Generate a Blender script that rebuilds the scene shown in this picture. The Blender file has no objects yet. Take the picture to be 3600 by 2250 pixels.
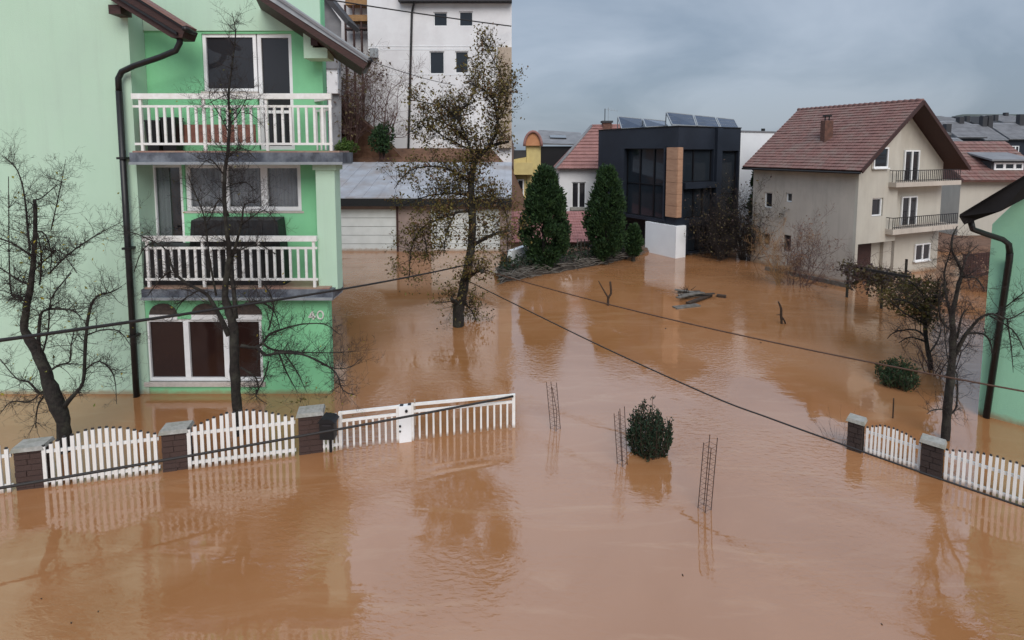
import bpy, math, random
from mathutils import Vector, Matrix, noise as mnoise

# ------------------------------------------------------------------ camera, sky, sun, exposure
SC = bpy.context.scene
COL = SC.collection
IW, IH = 3600.0, 2250.0          # pixel frame the measurements are taken in
FPX = 1882.0                     # focal length in those pixels
CX, CY = 1800.0, 686.0           # optical axis (the lens is shifted down)
HC = 5.6                         # eye height above the flood
TH = math.radians(4.8)           # slight downward tilt
CT, ST = math.cos(TH), math.sin(TH)

cd = bpy.data.cameras.new('camera')
cam = bpy.data.objects.new('camera', cd)
COL.objects.link(cam)
cam.location = (0, 0, HC)
cam.rotation_euler = (math.pi/2 - TH, 0, 0)
cd.sensor_fit = 'HORIZONTAL'
cd.sensor_width = 36.0
cd.lens = 36.0*FPX/IW
cd.shift_y = (CY - IH/2)/IW
cd.clip_start = 0.1
cd.clip_end = 3000.0
SC.camera = cam

SUN_DIR = Vector((0.14, -0.80, 0.70)).normalized()
sun_el = math.asin(SUN_DIR.z)
sun_rot = math.atan2(SUN_DIR.x, SUN_DIR.y)

W = bpy.data.worlds.new('World')
SC.world = W
W.use_nodes = True
nt = W.node_tree
nt.nodes.clear()
def wn(t, **kw):
    n = nt.nodes.new(t)
    for k, v in kw.items():
        setattr(n, k, v)
    return n
out = wn('ShaderNodeOutputWorld')
bg = wn('ShaderNodeBackground')
bg.inputs['Strength'].default_value = 0.1
sky = wn('ShaderNodeTexSky')
sky.sky_type = 'NISHITA'
sky.sun_disc = False
sky.sun_elevation = sun_el
sky.sun_rotation = sun_rot
sky.air_density = 1.0
sky.dust_density = 2.0
tc = wn('ShaderNodeTexCoord')
sep = wn('ShaderNodeSeparateXYZ')
nt.links.new(tc.outputs['Generated'], sep.inputs[0])
# overcast deck: brightest at mid height, shaped to light facades and water reflections
zmap = wn('ShaderNodeValToRGB')
zr = zmap.color_ramp
zr.interpolation = 'EASE'
for i, (p_, v_) in enumerate([(0.0, .66), (.24, .80), (.46, 1.9), (1.0, 1.55)]):
    e_ = zr.elements[i] if i < 2 else zr.elements.new(p_)
    e_.position = p_; e_.color = (v_, v_, v_, 1)
nt.links.new(sep.outputs['Z'], zmap.inputs['Fac'])
# project the direction on a cloud layer so that clouds flatten towards the horizon
addz = wn('ShaderNodeMath', operation='ADD'); addz.inputs[1].default_value = 0.42
nt.links.new(sep.outputs['Z'], addz.inputs[0])
mx = wn('ShaderNodeMath', operation='MAXIMUM'); mx.inputs[1].default_value = 0.05
nt.links.new(addz.outputs[0], mx.inputs[0])
dvx = wn('ShaderNodeMath', operation='DIVIDE'); dvy = wn('ShaderNodeMath', operation='DIVIDE')
nt.links.new(sep.outputs['X'], dvx.inputs[0]); nt.links.new(mx.outputs[0], dvx.inputs[1])
nt.links.new(sep.outputs['Y'], dvy.inputs[0]); nt.links.new(mx.outputs[0], dvy.inputs[1])
cmb = wn('ShaderNodeCombineXYZ')
nt.links.new(dvx.outputs[0], cmb.inputs[0]); nt.links.new(dvy.outputs[0], cmb.inputs[1])
nz = wn('ShaderNodeTexNoise')
nz.inputs['Scale'].default_value = 1.7
nz.inputs['Detail'].default_value = 5.0
nz.inputs['Roughness'].default_value = 0.5
nz.inputs['Distortion'].default_value = 0.5
nt.links.new(cmb.outputs[0], nz.inputs['Vector'])
cr = wn('ShaderNodeValToRGB')
cr.color_ramp.elements[0].position = 0.40
cr.color_ramp.elements[0].color = (2.55, 3.15, 3.95, 1)
cr.color_ramp.elements[1].position = 0.62
cr.color_ramp.elements[1].color = (3.9, 4.5, 5.35, 1)
nt.links.new(nz.outputs['Fac'], cr.inputs['Fac'])
mul = wn('ShaderNodeMix', data_type='RGBA', blend_type='MULTIPLY')
mul.inputs['Factor'].default_value = 1.0
nt.links.new(cr.outputs['Color'], mul.inputs[6])
nt.links.new(zmap.outputs[0], mul.inputs[7])
mixs = wn('ShaderNodeMix', data_type='RGBA')
mixs.inputs['Factor'].default_value = 0.88
nt.links.new(sky.outputs['Color'], mixs.inputs[6])
nt.links.new(mul.outputs[2], mixs.inputs[7])
nt.links.new(mixs.outputs[2], bg.inputs['Color'])
nt.links.new(bg.outputs[0], out.inputs['Surface'])

sl = bpy.data.lights.new('sun', 'SUN')
sl.energy = 1.5
sl.angle = math.radians(38)
sl.color = (1.0, 0.94, 0.86)
sun = bpy.data.objects.new('sun', sl)
COL.objects.link(sun)
sun.location = SUN_DIR*60
sun.rotation_euler = SUN_DIR.to_track_quat('Z', 'Y').to_euler()

SC.view_settings.view_transform = 'Standard'
SC.view_settings.look = 'None'
SC.view_settings.gamma = 1.0
SC.view_settings.exposure = 0.52
SC.view_settings.use_curve_mapping = False
SC.render.engine = 'CYCLES'
SC.cycles.max_bounces = 8
SC.cycles.transparent_max_bounces = 12

# ------------------------------------------------------------------ measuring helpers
CAMP = Vector((0, 0, HC))
def ray(px, py):
    a = (px - CX)/FPX
    b = -(py - CY)/FPX
    return Vector((a, CT + b*ST, b*CT - ST))
def at(px, py, Y):
    d = ray(px, py)
    return CAMP + d*(Y/d.y)
def onw(px, py, z=0.0):
    d = ray(px, py)
    return CAMP + d*((z - HC)/d.z)
def mpp(Y):                       # metres per picture pixel at distance Y
    return Y/FPX

class Plane:
    def __init__(s, O, U):
        s.O = Vector((O[0], O[1], 0)); s.U = Vector((U[0], U[1], 0)).normalized()
        s.N = Vector((s.U.y, -s.U.x, 0))
        if s.N.dot(CAMP - s.O) < 0: s.N = -s.N
    def hit(s, px, py, d=0.0):
        r = ray(px, py)
        o = s.O + s.N*d
        t = (o - CAMP).dot(s.N)/r.dot(s.N)
        p = CAMP + r*t
        return (p - s.O).dot(s.U), p.z
    def p(s, u, z, d=0.0):
        v = s.O + s.U*u + s.N*d
        return Vector((v.x, v.y, z))
    def rect(s, x0, y0, x1, y1, d=0.0):
        ym, xm = (y0+y1)/2, (x0+x1)/2
        u0 = s.hit(x0, ym, d)[0]; u1 = s.hit(x1, ym, d)[0]
        z1 = s.hit(xm, y0, d)[1]; z0 = s.hit(xm, y1, d)[1]
        return min(u0, u1), max(u0, u1), min(z0, z1), max(z0, z1)

# ------------------------------------------------------------------ mesh helpers
class MB:
    def __init__(s): s.v = []; s.f = []; s.smooth = False
    def add(s, vs, fs):
        b = len(s.v)
        s.v.extend([tuple(v) for v in vs])
        s.f.extend([tuple(i+b for i in f) for f in fs])
        return s
    def quad(s, a, b, c, d): return s.add([a, b, c, d], [(0, 1, 2, 3)])
    def tri(s, a, b, c): return s.add([a, b, c], [(0, 1, 2)])
    def box(s, x0, y0, z0, x1, y1, z1):
        vs = [(x0,y0,z0),(x1,y0,z0),(x1,y1,z0),(x0,y1,z0),(x0,y0,z1),(x1,y0,z1),(x1,y1,z1),(x0,y1,z1)]
        return s.add(vs, [(0,3,2,1),(4,5,6,7),(0,1,5,4),(1,2,6,5),(2,3,7,6),(3,0,4,7)])
    def hexa(s, c):      # eight corners: bottom four, top four, same order
        return s.add(c, [(0,3,2,1),(4,5,6,7),(0,1,5,4),(1,2,6,5),(2,3,7,6),(3,0,4,7)])
    def pbox(s, pl, u0, u1, z0, z1, d0, d1):
        return s.hexa([pl.p(u0,z0,d0), pl.p(u1,z0,d0), pl.p(u1,z0,d1), pl.p(u0,z0,d1),
                       pl.p(u0,z1,d0), pl.p(u1,z1,d0), pl.p(u1,z1,d1), pl.p(u0,z1,d1)])
    def bar(s, a, b, w, h, up=Vector((0,0,1))):
        a = Vector(a); b = Vector(b); t = (b-a).normalized()
        sd = t.cross(up)
        if sd.length < 1e-4: sd = t.cross(Vector((1,0,0)))
        sd.normalize(); u = sd.cross(t).normalized()
        sd = sd*w/2; u = u*h/2
        return s.hexa([a-sd-u, b-sd-u, b+sd-u, a+sd-u, a-sd+u, b-sd+u, b+sd+u, a+sd+u])
    def prism(s, poly, ext):
        n = len(poly); ext = Vector(ext)
        vs = [Vector(p) for p in poly] + [Vector(p)+ext for p in poly]
        fs = [tuple(range(n-1, -1, -1)), tuple(range(n, 2*n))]
        fs += [(i, (i+1) % n, n+(i+1) % n, n+i) for i in range(n)]
        return s.add(vs, fs)
    def tube(s, path, rad, n=6, cap=True):
        path = [Vector(p) for p in path]
        m = len(path)
        if not hasattr(rad, '__len__'): rad = [rad]*m
        t = (path[1]-path[0]).normalized()
        ref = Vector((0,0,1)) if abs(t.z) < 0.9 else Vector((1,0,0))
        x = t.cross(ref).normalized()
        vs = []
        for i in range(m):
            if i == 0: t = path[1]-path[0]
            elif i == m-1: t = path[-1]-path[-2]
            else: t = path[i+1]-path[i-1]
            if t.length < 1e-9: t = Vector((0,0,1))
            t.normalize()
            x = (x - t*x.dot(t))
            if x.length < 1e-6: x = t.orthogonal()
            x.normalize()
            y = t.cross(x)
            for k in range(n):
                a = 2*math.pi*k/n
                vs.append(path[i] + (x*math.cos(a) + y*math.sin(a))*rad[i])
        fs = []
        for i in range(m-1):
            for k in range(n):
                k2 = (k+1) % n
                fs.append((i*n+k, i*n+k2, (i+1)*n+k2, (i+1)*n+k))
        if cap:
            fs.append(tuple(range(n-1, -1, -1)))
            fs.append(tuple((m-1)*n+k for k in range(n)))
        return s.add(vs, fs)
    def leaf(s, p, size, rng, asp=0.55, tilt=None):
        d = Vector((rng.gauss(0,1), rng.gauss(0,1), rng.gauss(0,1))) if tilt is None else tilt + Vector((rng.gauss(0,.5), rng.gauss(0,.5), rng.gauss(0,.5)))
        d.normalize()
        w = d.cross(Vector((rng.gauss(0,1), rng.gauss(0,1), rng.gauss(0,1))))
        if w.length < 1e-3: w = d.orthogonal()
        w.normalize()
        p = Vector(p)
        nrm = d.cross(w)*size*0.15
        return s.add([p, p+d*size*.5+w*size*asp*.5+nrm, p+d*size, p+d*size*.5-w*size*asp*.5+nrm], [(0,1,2),(0,2,3)])
    def mesh(s, name, off=Vector((0,0,0))):
        me = bpy.data.meshes.new(name)
        me.from_pydata([(v[0]-off[0], v[1]-off[1], v[2]-off[2]) for v in s.v], [], s.f)
        me.update()
        if s.smooth:
            me.polygons.foreach_set('use_smooth', [True]*len(me.polygons))
        return me
    def build(s, name, m, parent=None, label=None, cat=None, group=None, kind=None, origin=None):
        off = wloc(parent) if parent else (Vector(origin) if origin is not None else Vector((0,0,0)))
        me = s.mesh(name, off)
        if m: me.materials.append(M[m] if isinstance(m, str) else m)
        o = bpy.data.objects.new(name, me)
        COL.objects.link(o)
        if parent: o.parent = parent
        else: o.location = off
        tag(o, label, cat, group, kind)
        return o

def wloc(o):
    v = Vector((0,0,0))
    while o:
        v = v + o.location; o = o.parent
    return v
def tag(o, label=None, cat=None, group=None, kind=None):
    if label: o['label'] = label
    if cat: o['category'] = cat
    if group: o['group'] = group
    if kind: o['kind'] = kind
    return o
def thing(name, label, cat, loc=(0,0,0), group=None):
    o = bpy.data.objects.new(name, None)
    COL.objects.link(o)
    o.location = loc
    o.empty_display_size = 0.2
    return tag(o, label, cat, group)
def piece(name, me, parent, loc, rz=0.0, sc=(1,1,1)):
    o = bpy.data.objects.new(name, me)
    COL.objects.link(o)
    o.parent = parent
    o.location = Vector(loc) - wloc(parent)
    o.rotation_euler = (0, 0, rz)
    o.scale = sc
    return o
def unit_box(name, m):            # base at z=0, centred in x and y
    me = MB().box(-.5,-.5,0,.5,.5,1).mesh(name)
    me.materials.append(M[m]); return me

# ------------------------------------------------------------------ materials
M = {}
def mat(name, c, c2=None, scale=4.0, rough=0.7, bump=0.0, bscale=30.0, detail=4.0, lo=0.35, hi=0.65, spec=0.4, metal=0.0, stretch=None, c3=None, s3=0.4, tide=0.0, streak=None):
    m = bpy.data.materials.new(name); m.use_nodes = True
    t = m.node_tree; b = t.nodes['Principled BSDF']
    b.inputs['Roughness'].default_value = rough
    b.inputs['Specular IOR Level'].default_value = spec
    b.inputs['Metallic'].default_value = metal
    co = t.nodes.new('ShaderNodeTexCoord')
    vec = co.outputs['Object']
    if stretch:
        mp = t.nodes.new('ShaderNodeMapping'); mp.inputs['Scale'].default_value = stretch
        t.links.new(vec, mp.inputs['Vector']); vec = mp.outputs[0]
    if c2 is None: c2 = tuple(x*0.82 for x in c)
    n = t.nodes.new('ShaderNodeTexNoise'); n.inputs['Scale'].default_value = scale; n.inputs['Detail'].default_value = detail
    t.links.new(vec, n.inputs['Vector'])
    r = t.nodes.new('ShaderNodeValToRGB')
    r.color_ramp.elements[0].position = lo; r.color_ramp.elements[0].color = (*c2, 1)
    r.color_ramp.elements[1].position = hi; r.color_ramp.elements[1].color = (*c, 1)
    t.links.new(n.outputs['Fac'], r.inputs['Fac'])
    colo = r.outputs['Color']
    if c3:
        n3 = t.nodes.new('ShaderNodeTexNoise'); n3.inputs['Scale'].default_value = s3; n3.inputs['Detail'].default_value = 6
        n3.inputs['Roughness'].default_value = 0.65
        t.links.new(vec, n3.inputs['Vector'])
        r3 = t.nodes.new('ShaderNodeValToRGB')
        r3.color_ramp.elements[0].position = 0.46; r3.color_ramp.elements[0].color = (0,0,0,1)
        r3.color_ramp.elements[1].position = 0.70; r3.color_ramp.elements[1].color = (1,1,1,1)
        t.links.new(n3.outputs['Fac'], r3.inputs['Fac'])
        mm = t.nodes.new('ShaderNodeMix'); mm.data_type = 'RGBA'
        t.links.new(r3.outputs['Color'], mm.inputs['Factor'])
        t.links.new(colo, mm.inputs[6]); mm.inputs[7].default_value = (*c3, 1)
        colo = mm.outputs[2]
    if streak:                     # rain streaks running down the wall
        ms = t.nodes.new('ShaderNodeMapping'); ms.inputs['Scale'].default_value = (2.6, 2.6, .16)
        t.links.new(co.outputs['Object'], ms.inputs['Vector'])
        ns = t.nodes.new('ShaderNodeTexNoise'); ns.inputs['Scale'].default_value = 1.6; ns.inputs['Detail'].default_value = 7; ns.inputs['Roughness'].default_value = .7
        t.links.new(ms.outputs[0], ns.inputs['Vector'])
        rs = t.nodes.new('ShaderNodeValToRGB')
        rs.color_ramp.elements[0].position = .5; rs.color_ramp.elements[0].color = (0,0,0,1)
        rs.color_ramp.elements[1].position = .78; rs.color_ramp.elements[1].color = (.38,.38,.38,1)
        t.links.new(ns.outputs['Fac'], rs.inputs['Fac'])
        mm = t.nodes.new('ShaderNodeMix'); mm.data_type = 'RGBA'
        t.links.new(rs.outputs['Color'], mm.inputs['Factor'])
        t.links.new(colo, mm.inputs[6]); mm.inputs[7].default_value = (*streak, 1)
        colo = mm.outputs[2]
    if tide > 0:                   # silt left on whatever stands in the flood
        ge = t.nodes.new('ShaderNodeNewGeometry'); sx = t.nodes.new('ShaderNodeSeparateXYZ')
        t.links.new(ge.outputs['Position'], sx.inputs[0])
        nn = t.nodes.new('ShaderNodeTexNoise'); nn.inputs['Scale'].default_value = 5.0; nn.inputs['Detail'].default_value = 6
        t.links.new(ge.outputs['Position'], nn.inputs['Vector'])
        ad = t.nodes.new('ShaderNodeMath'); ad.operation = 'MULTIPLY_ADD'; ad.inputs[1].default_value = -tide*1.4
        t.links.new(nn.outputs['Fac'], ad.inputs[0]); t.links.new(sx.outputs['Z'], ad.inputs[2])
        mr = t.nodes.new('ShaderNodeMapRange'); mr.inputs['From Min'].default_value = -tide*.5; mr.inputs['From Max'].default_value = tide*.25
        mr.inputs['To Min'].default_value = .7; mr.inputs['To Max'].default_value = 0
        t.links.new(ad.outputs[0], mr.inputs['Value'])
        mm = t.nodes.new('ShaderNodeMix'); mm.data_type = 'RGBA'
        t.links.new(mr.outputs[0], mm.inputs['Factor'])
        t.links.new(colo, mm.inputs[6]); mm.inputs[7].default_value = (.27,.15,.075,1)
        colo = mm.outputs[2]
    t.links.new(colo, b.inputs['Base Color'])
    if bump > 0:
        nb = t.nodes.new('ShaderNodeTexNoise'); nb.inputs['Scale'].default_value = bscale; nb.inputs['Detail'].default_value = 5
        t.links.new(vec, nb.inputs['Vector'])
        bp = t.nodes.new('ShaderNodeBump'); bp.inputs['Strength'].default_value = bump; bp.inputs['Distance'].default_value = 0.02
        t.links.new(nb.outputs['Fac'], bp.inputs['Height'])
        t.links.new(bp.outputs[0], b.inputs['Normal'])
    M[name] = m
    return m
def leafmat(name, cols, rough=0.6, trans=0.25):
    """colour varies leaf by leaf (random per island)"""
    m = bpy.data.materials.new(name); m.use_nodes = True
    t = m.node_tree; b = t.nodes['Principled BSDF']
    b.inputs['Roughness'].default_value = rough
    b.inputs['Specular IOR Level'].default_value = 0.3
    g = t.nodes.new('ShaderNodeNewGeometry')
    r = t.nodes.new('ShaderNodeValToRGB')
    els = r.color_ramp.elements
    while len(els) < len(cols): els.new(0.5)
    for i, c in enumerate(cols):
        els[i].position = i/(len(cols)-1); els[i].color = (*c, 1)
    t.links.new(g.outputs['Random Per Island'], r.inputs['Fac'])
    t.links.new(r.outputs['Color'], b.inputs['Base Color'])
    tr = t.nodes.new('ShaderNodeBsdfTranslucent')
    t.links.new(r.outputs['Color'], tr.inputs['Color'])
    mx_ = t.nodes.new('ShaderNodeMixShader'); mx_.inputs[0].default_value = trans
    o = t.nodes['Material Output']
    t.links.new(b.outputs[0], mx_.inputs[1]); t.links.new(tr.outputs[0], mx_.inputs[2]); t.links.new(mx_.outputs[0], o.inputs['Surface'])
    M[name] = m

mat('mint', (.46,.63,.49), (.43,.595,.46), 1.1, .85, .25, 60, c3=(.42,.565,.45), s3=.55, tide=.12, streak=(.37,.48,.39))
mat('green', (.235,.59,.32), (.215,.555,.295), 1.3, .85, .25, 60, c3=(.205,.52,.28), s3=.8, tide=.12, streak=(.19,.46,.27))
mat('wood_dark', (.055,.022,.018), (.032,.014,.012), 6, .6, .3, 40, stretch=(1,6,6))
mat('pipe', (.015,.014,.015), (.010,.0095,.010), 8, .4)
mat('grey_metal', (.33,.35,.37), (.26,.28,.3), 5, .45, metal=.2)
mat('white', (.80,.79,.78), (.70,.68,.65), 9, .5, .15, 60, c3=(.7,.68,.64), s3=3.0, tide=.09)
mat('pvc', (.82,.82,.83), (.76,.76,.76), 4, .35)
mat('slate', (.085,.095,.12), (.05,.056,.07), 7, .5, .25, 30, c3=(.19,.21,.24), s3=2.2)
mat('floor_tile', (.33,.19,.15), (.25,.14,.11), 9, .45, c3=(.36,.29,.2), s3=.9)
mat('plinth', (.34,.15,.11), (.27,.115,.09), 7, .5)
mat('sill', (.52,.47,.43), (.44,.4,.36), 9, .6)
mat('arch_stone', (.085,.06,.05), (.05,.038,.034), 12, .7, .4, 40)
mat('stone', (.105,.062,.052), (.055,.034,.03), 14, .85, .8, 35, detail=8)
mat('stone_dark', (.05,.032,.028), (.03,.02,.018), 14, .8, .8, 35, detail=8)
mat('cap', (.36,.345,.32), (.27,.26,.24), 20, .8, .5, 60, c3=(.2,.2,.16), s3=3.5)
mat('black', (.012,.012,.014), (.008,.008,.009), 8, .5)
mat('cover', (.010,.010,.012), (.02,.02,.022), 5, .55, .5, 12)
mat('picket_cap', (.03,.03,.035), None, 5, .5)
mat('cable', (.022,.018,.017), None, 20, .6)
mat('cable_brown', (.075,.035,.02), None, 20, .6)
mat('bark', (.026,.020,.017), (.010,.008,.007), 14, .9, 1.0, 45, detail=8, c3=(.05,.048,.036), s3=5.0)
mat('eave_black', (.014,.012,.012), None, 4, .95, spec=.08)  # even matte near-black of the turquoise house eave
mat('roof_rose', (.36,.17,.16), (.27,.125,.12), 4, .8, .4, 25)
mat('bark_brown', (.06,.035,.022), (.03,.018,.012), 14, .9, .6, 40)
mat('twig', (.032,.023,.02), (.018,.013,.012), 10, .9)
mat('twig_red', (.13,.07,.06), (.07,.04,.035), 10, .9)
mat('rust', (.075,.034,.022), (.04,.022,.017), 30, .8)
mat('clad', (.014,.019,.030), (.011,.015,.024), .8, .5, c3=(.019,.025,.038), s3=.35)
mat('clad_black', (.006,.006,.008), None, 2, .4)
mat('panel_wood', (.40,.235,.15), (.34,.19,.12), 3, .6, stretch=(1,1,4))
mat('white_render', (.74,.755,.77), (.7,.71,.73), 1.2, .85, .15, 50)
mat('white_wall', (.72,.71,.72), (.67,.66,.67), .7, .85, .15, 40, c3=(.6,.58,.59), s3=.5)
mat('grey_render', (.50,.44,.38), (.44,.385,.335), .9, .9, .3, 40, c3=(.37,.325,.28), s3=.6, stretch=(1,1,.55), tide=.2, streak=(.27,.235,.2))
mat('grey_render_light', (.5,.465,.40), (.45,.415,.36), .9, .9, .3, 40, c3=(.39,.355,.305), s3=.5, stretch=(1,1,.6), tide=.2, streak=(.35,.315,.27))
mat('roof_red', (.215,.108,.093), (.165,.085,.075), 3.5, .8, .5, 25, c3=(.205,.145,.125), s3=1.6)
mat('roof_pink', (.30,.15,.135), (.235,.118,.106), 2.5, .75, .4, 25)
mat('roof_grey', (.20,.20,.21), (.15,.15,.16), 1.5, .7, .3, 20)
mat('roof_dark', (.04,.04,.045), None, 2, .7)
mat('chimney_brick', (.15,.07,.05), (.09,.045,.035), 9, .85, .5, 30)
mat('yellow', (.55,.45,.20), (.48,.38,.17), 2, .85, .2, 40)
mat('peach', (.50,.24,.12), (.44,.2,.1), 2, .85)
mat('beige', (.42,.34,.27), (.34,.27,.21), 3, .85, .2, 40)
mat('garage_door', (.62,.64,.63), (.56,.58,.57), 2, .5, tide=.2)
mat('garage_wall', (.30,.225,.2), (.24,.18,.16), 2, .85, .3, 40)
mat('garage_roof', (.36,.38,.42), (.28,.29,.32), 1.0, .4, c3=(.24,.2,.18), s3=.45)
mat('soil', (.17,.09,.055), (.1,.05,.03), 3, .95, .5, 10)
mat('mud', (.06,.045,.035), (.03,.024,.02), 4, .9, .6, 20)
mat('solar', (.035,.05,.085), (.03,.042,.07), 3, .15, spec=.7)
mat('timber_grey', (.16,.145,.13), (.09,.075,.06), 6, .85, .4, 40)
mat('plank_wood', (.32,.18,.075), (.24,.13,.055), 5, .7)
mat('curtain', (.75,.74,.74), (.66,.65,.66), 3, .9)
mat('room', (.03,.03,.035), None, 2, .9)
mat('hillgreen', (.085,.095,.075), (.05,.06,.05), .08, .95)
leafmat('leaf_olive', [(.06,.05,.018),(.13,.105,.03),(.18,.14,.04),(.09,.055,.025),(.16,.085,.04)])
leafmat('leaf_mid', [(.018,.04,.02),(.03,.065,.028),(.05,.085,.034),(.05,.035,.02)], .6, .15)
leafmat('leaf_yellow', [(.42,.32,.03),(.25,.24,.04),(.14,.15,.035)])
leafmat('leaf_thuja', [(.010,.026,.011),(.020,.046,.016),(.035,.072,.02),(.015,.036,.014)], .7, .15)
leafmat('leaf_dark', [(.010,.024,.014),(.018,.038,.02),(.03,.05,.024),(.04,.022,.016)], .6, .15)
leafmat('leaf_green', [(.05,.10,.02),(.10,.16,.03),(.03,.07,.02)])
leafmat('leaf_purple', [(.07,.045,.045),(.12,.085,.075),(.12,.095,.045),(.18,.135,.06),(.05,.045,.025)])
leafmat('leaf_blossom', [(.20,.11,.09),(.3,.17,.10),(.14,.09,.07)])

# glazing: dark panes mirror what faces them
def glassmat(name, tint, rough=0.03):
    m = bpy.data.materials.new(name); m.use_nodes = True
    b = m.node_tree.nodes['Principled BSDF']
    t = m.node_tree
    n = t.nodes.new('ShaderNodeTexNoise'); n.inputs['Scale'].default_value = .7
    r = t.nodes.new('ShaderNodeValToRGB')
    r.color_ramp.elements[0].color = (*[x*.7 for x in tint], 1); r.color_ramp.elements[1].color = (*tint, 1)
    t.links.new(n.outputs['Fac'], r.inputs['Fac']); t.links.new(r.outputs[0], b.inputs['Base Color'])
    b.inputs['Roughness'].default_value = rough
    b.inputs['IOR'].default_value = 1.5
    b.inputs['Specular IOR Level'].default_value = .5
    M[name] = m
glassmat('glass', (.03,.03,.035))
glassmat('glass_water_tint', (.030,.014,.012), .08)  # brown of the reflected flood put into the pane colour
glassmat('glass_blue', (.02,.026,.034))
def clearglass():
    m = bpy.data.materials.new('glass_clear'); m.use_nodes = True
    t = m.node_tree; t.nodes.clear()
    o = t.nodes.new('ShaderNodeOutputMaterial'); mx_ = t.nodes.new('ShaderNodeMixShader')
    tr = t.nodes.new('ShaderNodeBsdfTransparent'); gl = t.nodes.new('ShaderNodeBsdfGlossy'); gl.inputs['Roughness'].default_value = .03
    tr.inputs['Color'].default_value = (.8,.82,.84,1)
    fr = t.nodes.new('ShaderNodeFresnel'); fr.inputs['IOR'].default_value = 1.6
    t.links.new(fr.outputs[0], mx_.inputs[0]); t.links.new(tr.outputs[0], mx_.inputs[1]); t.links.new(gl.outputs[0], mx_.inputs[2])
    t.links.new(mx_.outputs[0], o.inputs['Surface'])
    M['glass_clear'] = m
clearglass()

def watermat():
    m = bpy.data.materials.new('flood_water'); m.use_nodes = True
    t = m.node_tree; b = t.nodes['Principled BSDF']
    co = t.nodes.new('ShaderNodeTexCoord'); vec = co.outputs['Object']
    n = t.nodes.new('ShaderNodeTexNoise'); n.inputs['Scale'].default_value = .22; n.inputs['Detail'].default_value = 6; n.inputs['Distortion'].default_value = 1.2
    t.links.new(vec, n.inputs['Vector'])
    r = t.nodes.new('ShaderNodeValToRGB')
    r.color_ramp.elements[0].position = .36; r.color_ramp.elements[0].color = (.29,.126,.048,1)
    r.color_ramp.elements[1].position = .62; r.color_ramp.elements[1].color = (.345,.162,.073,1)
    t.links.new(n.outputs['Fac'], r.inputs['Fac'])
    # drifting silt and scum streaks along the current
    mp0 = t.nodes.new('ShaderNodeMapping'); mp0.inputs['Scale'].default_value = (.35, 1.5, 1); mp0.inputs['Rotation'].default_value = (0, 0, -.25)
    t.links.new(vec, mp0.inputs['Vector'])
    ns = t.nodes.new('ShaderNodeTexNoise'); ns.inputs['Scale'].default_value = 1.1; ns.inputs['Detail'].default_value = 8; ns.inputs['Roughness'].default_value = .62; ns.inputs['Distortion'].default_value = 1.6
    t.links.new(mp0.outputs[0], ns.inputs['Vector'])
    rs = t.nodes.new('ShaderNodeValToRGB'); rs.color_ramp.elements[0].position = .52; rs.color_ramp.elements[1].position = .74
    rs.color_ramp.elements[0].color = (0,0,0,1); rs.color_ramp.elements[1].color = (.5,.5,.5,1)
    t.links.new(ns.outputs['Fac'], rs.inputs['Fac'])
    ms = t.nodes.new('ShaderNodeMix'); ms.data_type = 'RGBA'
    t.links.new(rs.outputs[0], ms.inputs['Factor']); t.links.new(r.outputs[0], ms.inputs[6]); ms.inputs[7].default_value = (.40,.23,.125,1)
    t.links.new(ms.outputs[2], b.inputs['Base Color'])
    b.inputs['Roughness'].default_value = .03
    b.inputs['IOR'].default_value = 1.95
    # ripples come in patches between calm stretches
    def nz_(scale, detail, dist=0.0, st=None):
        v = vec
        if st:
            mp = t.nodes.new('ShaderNodeMapping'); mp.inputs['Scale'].default_value = st; mp.inputs['Rotation'].default_value = (0,0,.35)
            t.links.new(vec, mp.inputs['Vector']); v = mp.outputs[0]
        q = t.nodes.new('ShaderNodeTexNoise'); q.inputs['Scale'].default_value = scale; q.inputs['Detail'].default_value = detail; q.inputs['Distortion'].default_value = dist
        t.links.new(v, q.inputs['Vector']); return q.outputs['Fac']
    patch = nz_(.33, 3, .8)
    pr = t.nodes.new('ShaderNodeValToRGB'); pr.color_ramp.elements[0].position = .44; pr.color_ramp.elements[1].position = .62
    pr.color_ramp.elements[0].color = (.05,.05,.05,1)
    t.links.new(patch, pr.inputs['Fac'])
    fine = nz_(9.0, 3, .6, (.7,1.5,1))
    mulp = t.nodes.new('ShaderNodeMath'); mulp.operation = 'MULTIPLY'
    t.links.new(fine, mulp.inputs[0]); t.links.new(pr.outputs[0], mulp.inputs[1])
    swell = nz_(1.5, 2, .5, (.6,1.6,1))
    b1 = t.nodes.new('ShaderNodeBump'); b1.inputs['Strength'].default_value = .42; b1.inputs['Distance'].default_value = .02
    t.links.new(mulp.outputs[0], b1.inputs['Height'])
    b2 = t.nodes.new('ShaderNodeBump'); b2.inputs['Strength'].default_value = .06; b2.inputs['Distance'].default_value = .05
    t.links.new(swell, b2.inputs['Height']); t.links.new(b1.outputs[0], b2.inputs['Normal'])
    t.links.new(b2.outputs[0], b.inputs['Normal'])
    M['flood_water'] = m
watermat()

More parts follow.
